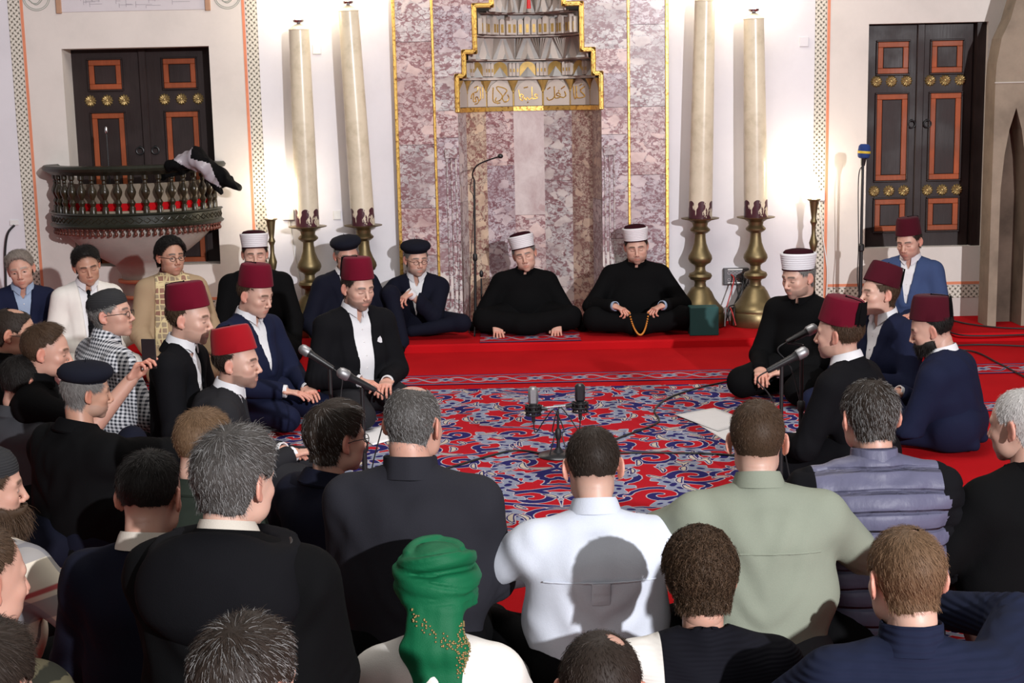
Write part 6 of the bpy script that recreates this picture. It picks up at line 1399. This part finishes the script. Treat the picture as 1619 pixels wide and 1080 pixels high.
# ------------------------------------------------------------------ microphones and stands
M_grille = simple('silver_grille', (.30, .30, .31), .45, .8, var=.3, scale=400); M_steel = simple('dark_steel', (.05, .05, .055), .3, .7)
def hand_mic(root, a, b, nm='microphone_body', rb=.026):
    a = Vector(a); b = Vector(b); d = (b - a); L = d.length; Mx = Matrix.Translation(a) @ d.to_track_quat('Z', 'Y').to_matrix().to_4x4()
    Lc(MB().lathe([(0, 0), (.011, 0), (.013, .01), (.017, L * .7), (.021, L - .035), (.024, L - .03)], 20, M_=Mx), nm, M_black, root, True)
    Lc(MB().lathe([(.0235, L - .032), (rb, L - .026), (rb, L - .012), (.0262, L + .004), (.020, L + .018), (.008, L + .025), (0, L + .026)], 22, M_=Mx), 'grille', M_grille, root, True)
def stand(root, base, top, kind='tripod', r=.010):
    b = Vector(base); t = Vector(top)
    Lc(MB().tube([b + Vector((0, 0, .03)), (b + t) / 2], r * 1.25, 10).tube([(b + t) / 2, t], r * .9, 10), 'stand_pole', M_black, root, True)
    Lc(MB().lathe([(r * 1.2, -.03), (r * 2, -.02), (r * 2, .02), (r * 1.2, .03)], 14, M_=Matrix.Translation((b + t) / 2)), 'clutch', M_rubber, root, True)
    if kind == 'tripod':
        for k in range(3):
            a = 2 * PI * k / 3 + .5; Lc(MB().tube([b + Vector((0, 0, .09)), b + Vector((.19 * math.cos(a), .19 * math.sin(a), .010))], .007, 8), 'leg', M_black, root, True)
    else:
        Lc(MB().lathe([(0, .0), (.105, .0), (.108, .008), (.10, .016), (.03, .026), (.012, .05), (0, .05)], 32, M_=Matrix.Translation(b)), 'round_base', M_steel, root, True)
def mic_stand(label, base_px, z0, top_px, s_top, boom_px, s_b, mic_px, s_m, kind='tripod', grp=None):
    top = at_s(*top_px, s_top); base = Vector((top.x, top.y, z0)); root = empty('microphone_stand', base, 0, label, 'microphone', grp)
    stand(root, base, top, kind); e = at_s(*boom_px, s_b); m = at_s(*mic_px, s_m)
    if (e - top).length > .02: Lc(MB().tube([top, e], .006, 8), 'boom_arm', M_black, root, True)
    hand_mic(root, e, m)
    Lc(MB().tube(smooth_path([e, e + (e - m).normalized() * .05 + Vector((0, 0, -.02)), e + Vector((.03, 0, -.15)), base + Vector((.03, -.02, .15)), base + Vector((.05, -.05, .01))], 8), .0035, 6), 'cable', M_rubber, root, True)
    return root
gm = 'vocal microphones on stands at the circle'
mic_stand('vocal microphone with round silver grille on a stand, nearer the navy-suited fez wearer', None, 0, (521, 578), 318, (527, 583), 318, (480, 553), 318, grp=gm)
mic_stand('vocal microphone with round silver grille on a stand, beside the paper on the left', None, 0, (572, 612), 342, (594, 617), 342, (541, 590), 345, grp=gm)
mic_stand('upper vocal microphone at right, pointing at the imam in black', None, 0, (1268, 545), 318, (1244, 541), 318, (1285, 520), 318, grp=gm)
mic_stand('lower vocal microphone at right, its round grille in front of the fez wearer in black', None, 0, (1236, 578), 345, (1213, 587), 345, (1270, 557), 345, grp=gm)
# tall stand with gooseneck by the niche
b0 = at_z(752, 523, PH); b0.y = 11.15; b0.x = at_y(752, 523, 11.15).x; root = empty('microphone_stand', b0, 0, 'tall thin black microphone stand with gooseneck in front of the niche', 'microphone')
tz = at_y(750, 285, 11.15); stand(root, b0, tz, 'tripod', .009)
Lc(MB().tube(smooth_path([tz, at_y(747, 275, 11.12), at_y(754, 262, 11.08), at_y(770, 254, 11.05), at_y(788, 248, 11.0)], 8), .006, 8), 'gooseneck', M_black, root, True)
Lc(MB().ell(at_y(791, 247, 11.0), (.022, .022, .018), 14, 10), 'microphone_capsule', M_black, root, True)
Lc(MB().tube(smooth_path([at_y(747, 280, 11.12), at_y(743, 300, 11.1), at_y(749, 320, 11.1), at_y(744, 420, 11.1), b0 + Vector((-.05, -.05, .01))], 8), .003, 6), 'cable', M_rubber, root, True)
b1 = at_z(762, 521, PH); root = empty('music_stand', b1, 0, 'short black stand leaning beside the tall microphone stand at the niche', 'stand')
stand(root, b1, at_y(761, 440, b1.y), 'tripod', .008); Lc(MB().ell(at_y(761, 433, b1.y), (.016, .016, .03), 12, 8), 'clip', M_black, root, True)
# blue microphone on tall stand at right
tp = at_y(1364, 262, 11.0); bb = Vector((tp.x, 11.0, PH)); root = empty('microphone_stand', bb, 0, 'tall black stand with blue foam microphone and yellow band, before the right door', 'microphone')
stand(root, bb, tp, 'tripod', .012); Mx = Matrix.Translation(tp) @ Matrix.Rotation(.08, 4, 'Y')
Lc(MB().lathe([(0, 0), (.016, 0), (.022, .05), (.026, .06)], 16, M_=Mx), 'microphone_body', M_black, root, True)
Lc(MB().lathe([(.030, .055), (.042, .062), (.046, .08), (.046, .115), (.043, .145), (.030, .160), (0, .163)], 24, M_=Mx), 'foam_windshield', simple('blue_foam', (.01, .035, .16), .9), root, True)
Lc(MB().lathe([(.047, .092), (.048, .094), (.048, .108), (.047, .110)], 24, M_=Mx), 'yellow_band', simple('yellow_band_paint', (.6, .42, .03), .6), root, True)
Lc(MB().tube(smooth_path([tp, tp + Vector((-.03, 0, -.1)), tp + Vector((-.02, 0, -.6)), bb + Vector((-.02, -.03, .3)), bb + Vector((.1, -.1, .01))], 8), .004, 6), 'cable', M_rubber, root, True)
# small microphone inside the balcony
tp = at_y(168, 206, 11.15); fl0 = Vector((tp.x, 11.15, zb1 + .02)); root = empty('microphone_stand', fl0, 0, 'thin silver-tipped microphone stand inside the wooden balcony', 'microphone')
stand(root, fl0, tp, 'round', .006); Lc(MB().ell(tp, (.012, .012, .03), 10, 8), 'microphone_capsule', M_chrome, root, True)
# stereo pair on low stand in the centre
bs = at_z(883, 722, 0); top = at_y(882, 650, bs.y); root = empty('microphone_stand', bs, 0, 'low stand with a stereo pair of studio microphones in the middle of the carpet', 'microphone')
stand(root, bs, top, 'round', .008); q0 = at_y(858, 645, bs.y); q1 = at_y(902, 641, bs.y); Lc(MB().tube([q0, q1], .006, 8), 'cross_bar', M_chrome, root, True)
for (px, py, mt, nm) in ((843, 634, M_grille, 'silver'), (917, 629, M_steel, 'black')):
    c = at_y(px, py, bs.y); bz = at_y(px, py + 32, bs.y).z; x, y = c.x, c.y
    mm = Lc(MB().box((x - .026, y - .026, c.z - .02), (x + .026, y + .026, c.z + .075), ch=.012), 'microphone_head', mt, root, True)
    Lc(MB().lathe([(.024, c.z - .06), (.028, c.z - .055), (.028, c.z - .02), (.024, c.z - .018)], 20, (x, y)), 'microphone_body', M_black, root, True)
    mb = MB()
    for k in range(3): mb.tube([(x + (.040 + .004 * (k % 2)) * math.cos(a), y + (.040 + .004 * (k % 2)) * math.sin(a), c.z - .028 - k * .022) for a in np.linspace(0, 2 * PI, 24, endpoint=False)], .005, 6, True)
    for k in range(10):
        a = k * PI / 5; mb.tube([(x + .042 * math.cos(a), y + .042 * math.sin(a), c.z - .022), (x + .036 * math.cos(a + .3), y + .036 * math.sin(a + .3), c.z - .078)], .0035, 5)
    sx_ = 1 if px < 880 else -1; mb.tube([(x + sx_ * .042, y, c.z - .04), (x + sx_ * .075, y, c.z - .045)], .011, 8); Lc(mb, 'shock_mount', M_black, root, True)
    Lc(MB().lathe([(0, c.z - .115), (.009, c.z - .115), (.010, c.z - .08), (.014, c.z - .06), (0, c.z - .06)], 14, (x, y)), 'connector', M_steel, root, True)
    Lc(MB().tube(smooth_path([(x, y, c.z - .11), (x + sx_ * .01, y, c.z - .17), (x + sx_ * .06, y, c.z - .10), (x + sx_ * .11, y - .01, c.z - .05), (top.x + sx_ * .03, top.y, top.z - .10), (bs.x + .02 * sx_, bs.y - .02, .12), (bs.x + .05 * sx_, bs.y - .04, .01)], 8), .0035, 6), 'cable', M_rubber, root, True)

# ------------------------------------------------------------------ papers, phone, beads, small things
M_paper = simple('white_paper', (.78, .77, .78), .7, var=.03)
def paper(pix, lab, dz=.008):
    P_ = [at_z(x, y, dz) for x, y in pix]; n = 8; V = []; 
    for i in range(n + 1):
        for j in range(n + 1):
            u, v = i / n, j / n; p_ = (P_[0] * (1 - u) + P_[1] * u) * (1 - v) + (P_[3] * (1 - u) + P_[2] * u) * v; V.append((p_.x, p_.y, p_.z + .004 * math.sin(u * 3) * math.sin(v * 3.1)))
    F = [(i * (n + 1) + j, (i + 1) * (n + 1) + j, (i + 1) * (n + 1) + j + 1, i * (n + 1) + j + 1) for i in range(n) for j in range(n)]
    o = mk('paper_sheet', V, F, M_paper); md = o.modifiers.new('th', 'SOLIDIFY'); md.thickness = .0015; tag(o, lab, 'paper', 'song sheets on the carpet'); return o
paper([(1068, 656), (1130, 645), (1190, 668), (1135, 682)], 'white printed song sheet on the carpet before the imam at right, on top', .012)
paper([(1092, 664), (1142, 652), (1205, 684), (1155, 702)][:4], 'white song sheet on the carpet at right, under the other', .006)
paper([(560, 684), (610, 672), (640, 690), (590, 704)], 'white song sheet on the carpet behind the grey-cropped man at left', .008)
paper([(1255, 745), (1280, 735), (1275, 720), (1262, 722)], 'sliver of white paper on the floor between the sage shirt and the black suit', .008)
root, I = PHONE; th = root.matrix_basis; hp_ = Vector(I['Wr']) + Vector((-.02, .085, .115)); Mx = Matrix.Translation(Vector(root.location)) @ Matrix.Rotation(root.rotation_euler.z, 4, 'Z')
ph = MB().box((-.036, -.004, -.07), (.036, .004, .07), Mx @ Matrix.Translation(hp_) @ Matrix.Rotation(1.2, 4, 'Z'), ch=.002).build('phone', M_steel); tag(ph, 'black phone held up by the brown-haired man in black t-shirt', 'phone')
# prayer beads
root, I = BEADS; Mx = Matrix.Translation(Vector(root.location)) @ Matrix.Rotation(root.rotation_euler.z, 4, 'Z'); a = Mx @ (Vector(I['Wl']) + Vector((.115, .065, -.045))); b_ = Mx @ (Vector(I['Wr']) + Vector((-.115, .065, -.045)))
bd = MB(); n = 34
for k in range(n + 1):
    t = k / n; p_ = a * (1 - t) + b_ * t; p_.z -= .15 * (1 - (2 * t - 1) ** 2) ** .8; p_.y -= .10 * math.sin(PI * t); p_.z = max(p_.z, PH + .02) ; bd.ell(p_, (.0075,) * 3, 8, 6)
tag(bd.build('prayer_beads', simple('amber_beads', (.50, .19, .03), .25, var=.2), None, True), 'string of amber prayer beads held by the stout imam', 'prayer beads')
# scarf of the tan-blazer man
root, I = SCARF
def scf(P):
    T_ = I['torso'](P) - .022; N_ = I['Nn']; x = P[:, 0]; ring = np.abs(v_cone(P, N_ + np.array((0, .01, -.04)), N_ + np.array((0, .01, .03)), .088, .074)) - .012
    ring = np.maximum(ring, P[:, 2] - (N_[2] + .045)); ring = np.maximum(ring, -(P[:, 1] - N_[1] + .10)); d = ring
    for s_, zb_ in ((-1, .10), (1, .05)):
        xc_ = np.interp(P[:, 2], [I['P0'][2], N_[2]], [.115, .075]) * s_; st = np.maximum(np.abs(T_) - .007, np.abs(x - xc_) - .042); st = np.maximum(st, -(P[:, 1] - I['chest'][1])); st = np.maximum(st, np.maximum(P[:, 2] - N_[2] - .02, I['P0'][2] - .08 - P[:, 2])); d = smin(d, st, .012)
    return smax(d, -v_cone(P, N_ + np.array((0, .01, -.02)), I['neck_top'], .062, .062), .004)
Vs, Fs = nets(scf, (-.22, -.18, I['P0'][2] - .12), (.22, .28, I['Nn'][2] + .08), .008); Vs = fold(Vs, normals(Vs, Fs), .004, 3, (16, 16, 4)); mk('scarf', Vs, Fs, CL['scarf'], root)
# pocket square
root, I = FEZ17; Nn_ = I['Nn']; pr_ = np.array([[-.095, y, Nn_[2] - .17] for y in np.linspace(0, .35, 120)]).astype(f32); yy = pr_[np.where(I['torso'](pr_) < .012)[0][-1], 1]
MB().add([(-.115, yy + .012, Nn_[2] - .18), (-.080, yy + .014, Nn_[2] - .18), (-.085, yy + .016, Nn_[2] - .15), (-.100, yy + .018, Nn_[2] - .138), (-.112, yy + .014, Nn_[2] - .155), (-.098, yy + .004, Nn_[2] - .17)], [(0, 1, 2, 3, 4), (0, 5, 1), (1, 5, 2), (2, 5, 3), (3, 5, 4), (4, 5, 0)]).build('pocket_square', CL['white'], root)
# hood on the black coat
root, I = HOOD; Nn_ = I['Nn']
def hood(P):
    Q = P - (Nn_ + np.array((0, -.02, -.03))); d = v_ell(P, Nn_ + np.array((0, -.085, -.085)), (.21, .115, .15)); d = smin(d, v_cone(P, Nn_ + np.array((-.15, -.03, -.035)), Nn_ + np.array((.15, -.03, -.035)), .042, .042), .04)
    rim = np.abs(np.hypot(Q[:, 0] / 1.5, Q[:, 1]) - .105) - .020; rim = np.maximum(rim, np.abs(Q[:, 2] - .02 + Q[:, 1] * -.15) - .028); d = smin(d, rim, .02); return smax(d, -v_cone(P, Nn_ + np.array((0, .012, -.08)), I['neck_top'], .078, .078), .01)
Vs, Fs = nets(hood, Nn_ + np.array((-.27, -.22, -.27)), Nn_ + np.array((.27, .15, .09)), .009); Vs = fold(Vs, normals(Vs, Fs), .006, 8, (8, 8, 8)); ho = mk('hood', Vs, Fs, CL['blacksuit'], root)
lb = MB(); pts = [(Nn_[0] + .165 * math.sin(a), Nn_[1] - .02 - .110 * math.cos(a), Nn_[2] + .012 - .015 * math.cos(a)) for a in np.linspace(-2.0, 2.0, 30)]; lb.tube(pts, .008, 8); o = lb.build('leather_trim', CL['leather'], ho, True)
# box pleat and yoke seams on the pale shirt, yoke seam on the sage shirt
def back_y(I, x, z, off=.014):
    ys_ = np.linspace(-.40, .2, 160); pr_ = np.stack([np.full(160, x), ys_, np.full(160, z)], 1).astype(f32); ins = np.where(I['torso'](pr_) < off)[0]; return ys_[ins[0]] if len(ins) else 0
for (root, I), mt, pleat in ((WSHIRT, CL['paleblue'], True), (GSHIRT, CL['sage'], False)):
    z = I['Nn'][2] - .145; pts = [(x, back_y(I, x, z - .25 * x * x) - .003, z - .25 * x * x) for x in np.linspace(-.17, .17, 30)]; MB().tube(pts, .0028, 5).build('yoke_seam', mt, root, True)
    if pleat:
        V = []; rows = 8
        for i in range(rows + 1):
            zz_ = z - .075 * i / rows
            for x in (-.028, -.024, .024, .028): V.append((x + I['Nn'][0], back_y(I, x, zz_) - (.003 if abs(x) > .026 else .010 * (1 - .5 * i / rows)), zz_))
        F = [(i * 4 + j, i * 4 + j + 1, (i + 1) * 4 + j + 1, (i + 1) * 4 + j) for i in range(rows) for j in range(3)]; o = mk('box_pleat', V, F, mt, root)
# folded jacket heap at left
jp = at_z(88, 896, 0)
def heap(P): return smin(v_ell(P, (-.06, 0, .10), (.20, .18, .12)), v_ell(P, (.14, .02, .08), (.20, .16, .10)), .05) + vnoise(P, (12, 12, 12), 4.) * .03
Vs, Fs = nets(heap, (-.3, -.3, .0), (.4, .3, .4), .012); o = mk('folded_jacket', Vs, Fs, CL['navy2'], None, loc=(jp.x, jp.y, .01)); tag(o, 'dark navy jacket heaped beside the man in plaid at left', 'jacket')

# ------------------------------------------------------------------ wall picture, roundels, stone pulpit side, hanging red tassel
x0, x1, z0 = at_y(98, 16, YW).x, at_y(327, 13, YW).x, at_y(210, 17, YW).z
pr = empty('wall_picture', ((x0 + x1) / 2, YW, z0), 0, 'pale architectural drawing on the wall above the left door, cut by the top edge', 'picture')
Lc(MB().box((x0, YW - .006, z0), (x1, YW - .001, z0 + .55)), 'drawing_sheet', simple('pale_grey_paint', (.60, .56, .58), .8, var=.04), pr)
for x in (x0 - .02, x1 + .01): Lc(MB().box((x - .02, YW - .02, z0 - .01), (x + .02, YW, z0 + .55), ch=.003), 'brown_edge', simple('brown_painted_edge', (.42, .24, .15), .7), pr)
mb = MB(); rg = random.Random(6)
for k in range(26):
    xa = x0 + .15 + rg.random() * (x1 - x0 - .4); zc_ = z0 + .035 + rg.random() * .10; w_ = rg.uniform(.02, .14); mb.box((xa, YW - .0075, zc_), (xa + w_, YW - .006, zc_ + .0025)); mb.box((xa, YW - .0075, zc_ - .02), (xa + .0025, YW - .006, zc_ + rg.uniform(0, .05)))
Lc(mb, 'drawn_lines', simple('thin_grey_ink', (.30, .27, .30), .8), pr)
for px, py, lab in ((57, -5, 'painted calligraphy roundel left of the drawing, cut by the top edge'), (359, -8, 'painted calligraphy roundel right of the drawing, cut by the top edge')):
    c = at_y(px, py, YW); ro = empty('painted_roundel', (c.x, YW, c.z), 0, lab, 'roundel', 'roundels beside the drawing'); mb = MB()
    for r_ in (.105, .093): mb.tube([(c.x + r_ * math.cos(a), YW - .001, c.z + r_ * math.sin(a)) for a in np.linspace(0, 2 * PI, 40, endpoint=False)], .003, 5, True)
    mb.tube(smooth_path([(c.x - .06, YW - .001, c.z - .02), (c.x, YW - .001, c.z - .06), (c.x + .05, YW - .001, c.z - .01), (c.x + .01, YW - .001, c.z + .03), (c.x - .03, YW - .001, c.z)], 6), .004, 5); mb.tube(smooth_path([(c.x - .04, YW - .001, c.z - .045), (c.x + .01, YW - .001, c.z - .045), (c.x + .055, YW - .001, c.z + .02)], 6), .003, 5)
    Lc(mb, 'ring_and_script', simple('grey_green_ink', (.32, .34, .30), .8), ro)
YS = 10.95; X0 = at_y(1568, 300, YS).x; ap = at_y(1607, 170, YS); jx = at_y(1582, 300, YS).x
def zs(py, px=1590): return at_y(px, py, YS).z
poly = [(X0, PH), (jx, PH), (jx, zs(300)), (jx + .02, zs(245)), (jx + .05, zs(205)), (ap.x, ap.z), (ap.x + (ap.x - jx) - .05, zs(205)), (2 * ap.x - jx - .02, zs(245)), (2 * ap.x - jx, zs(300)), (2 * ap.x - jx, PH), (2 * ap.x - jx + .6, PH), (2 * ap.x - jx + .6, TOP), (ap.x + .2, TOP), (at_y(1612, 0, YS).x, zs(-20)), (at_y(1598, 30, YS).x, zs(30)), (at_y(1584, 60, YS).x, zs(60)), (at_y(1576, 100, YS).x, zs(100)), (X0, zs(128))]
o = MB().prism(poly, YS, YS + .22).build('trim_5', M_stone); o['kind'] = 'structure'
o = MB().box((jx - .02, YS + .22, PH), (jx + 1.3, YS + .32, ap.z + .2)).build('trim_6', plaster('brown_shaded_stone', (.17, .12, .09), .5)); o['kind'] = 'structure'  # back of the arch recess: brown stone with deep shade painted into its colour
mb = MB(); mb.box((X0 - .006, YS - .008, zs(130) - .006), (X0 + 1.0, YS, zs(130) + .002)); o = mb.build('trim_7', M_grey); o['kind'] = 'structure'
tt = at_y(836, 14, 11.2); o = MB().lathe([(.0, tt.z), (.017, tt.z + .002), (.014, tt.z + .06), (.008, tt.z + .15), (.003, tt.z + .2), (.002, TOP + .4), (0, TOP + .4)], 14, (tt.x, 11.2)).build('hanging_tassel', simple('bright_red_silk', (.6, .01, .012), .5), None, True); tag(o, 'bright red tassel hanging inside the top of the niche', 'tassel')
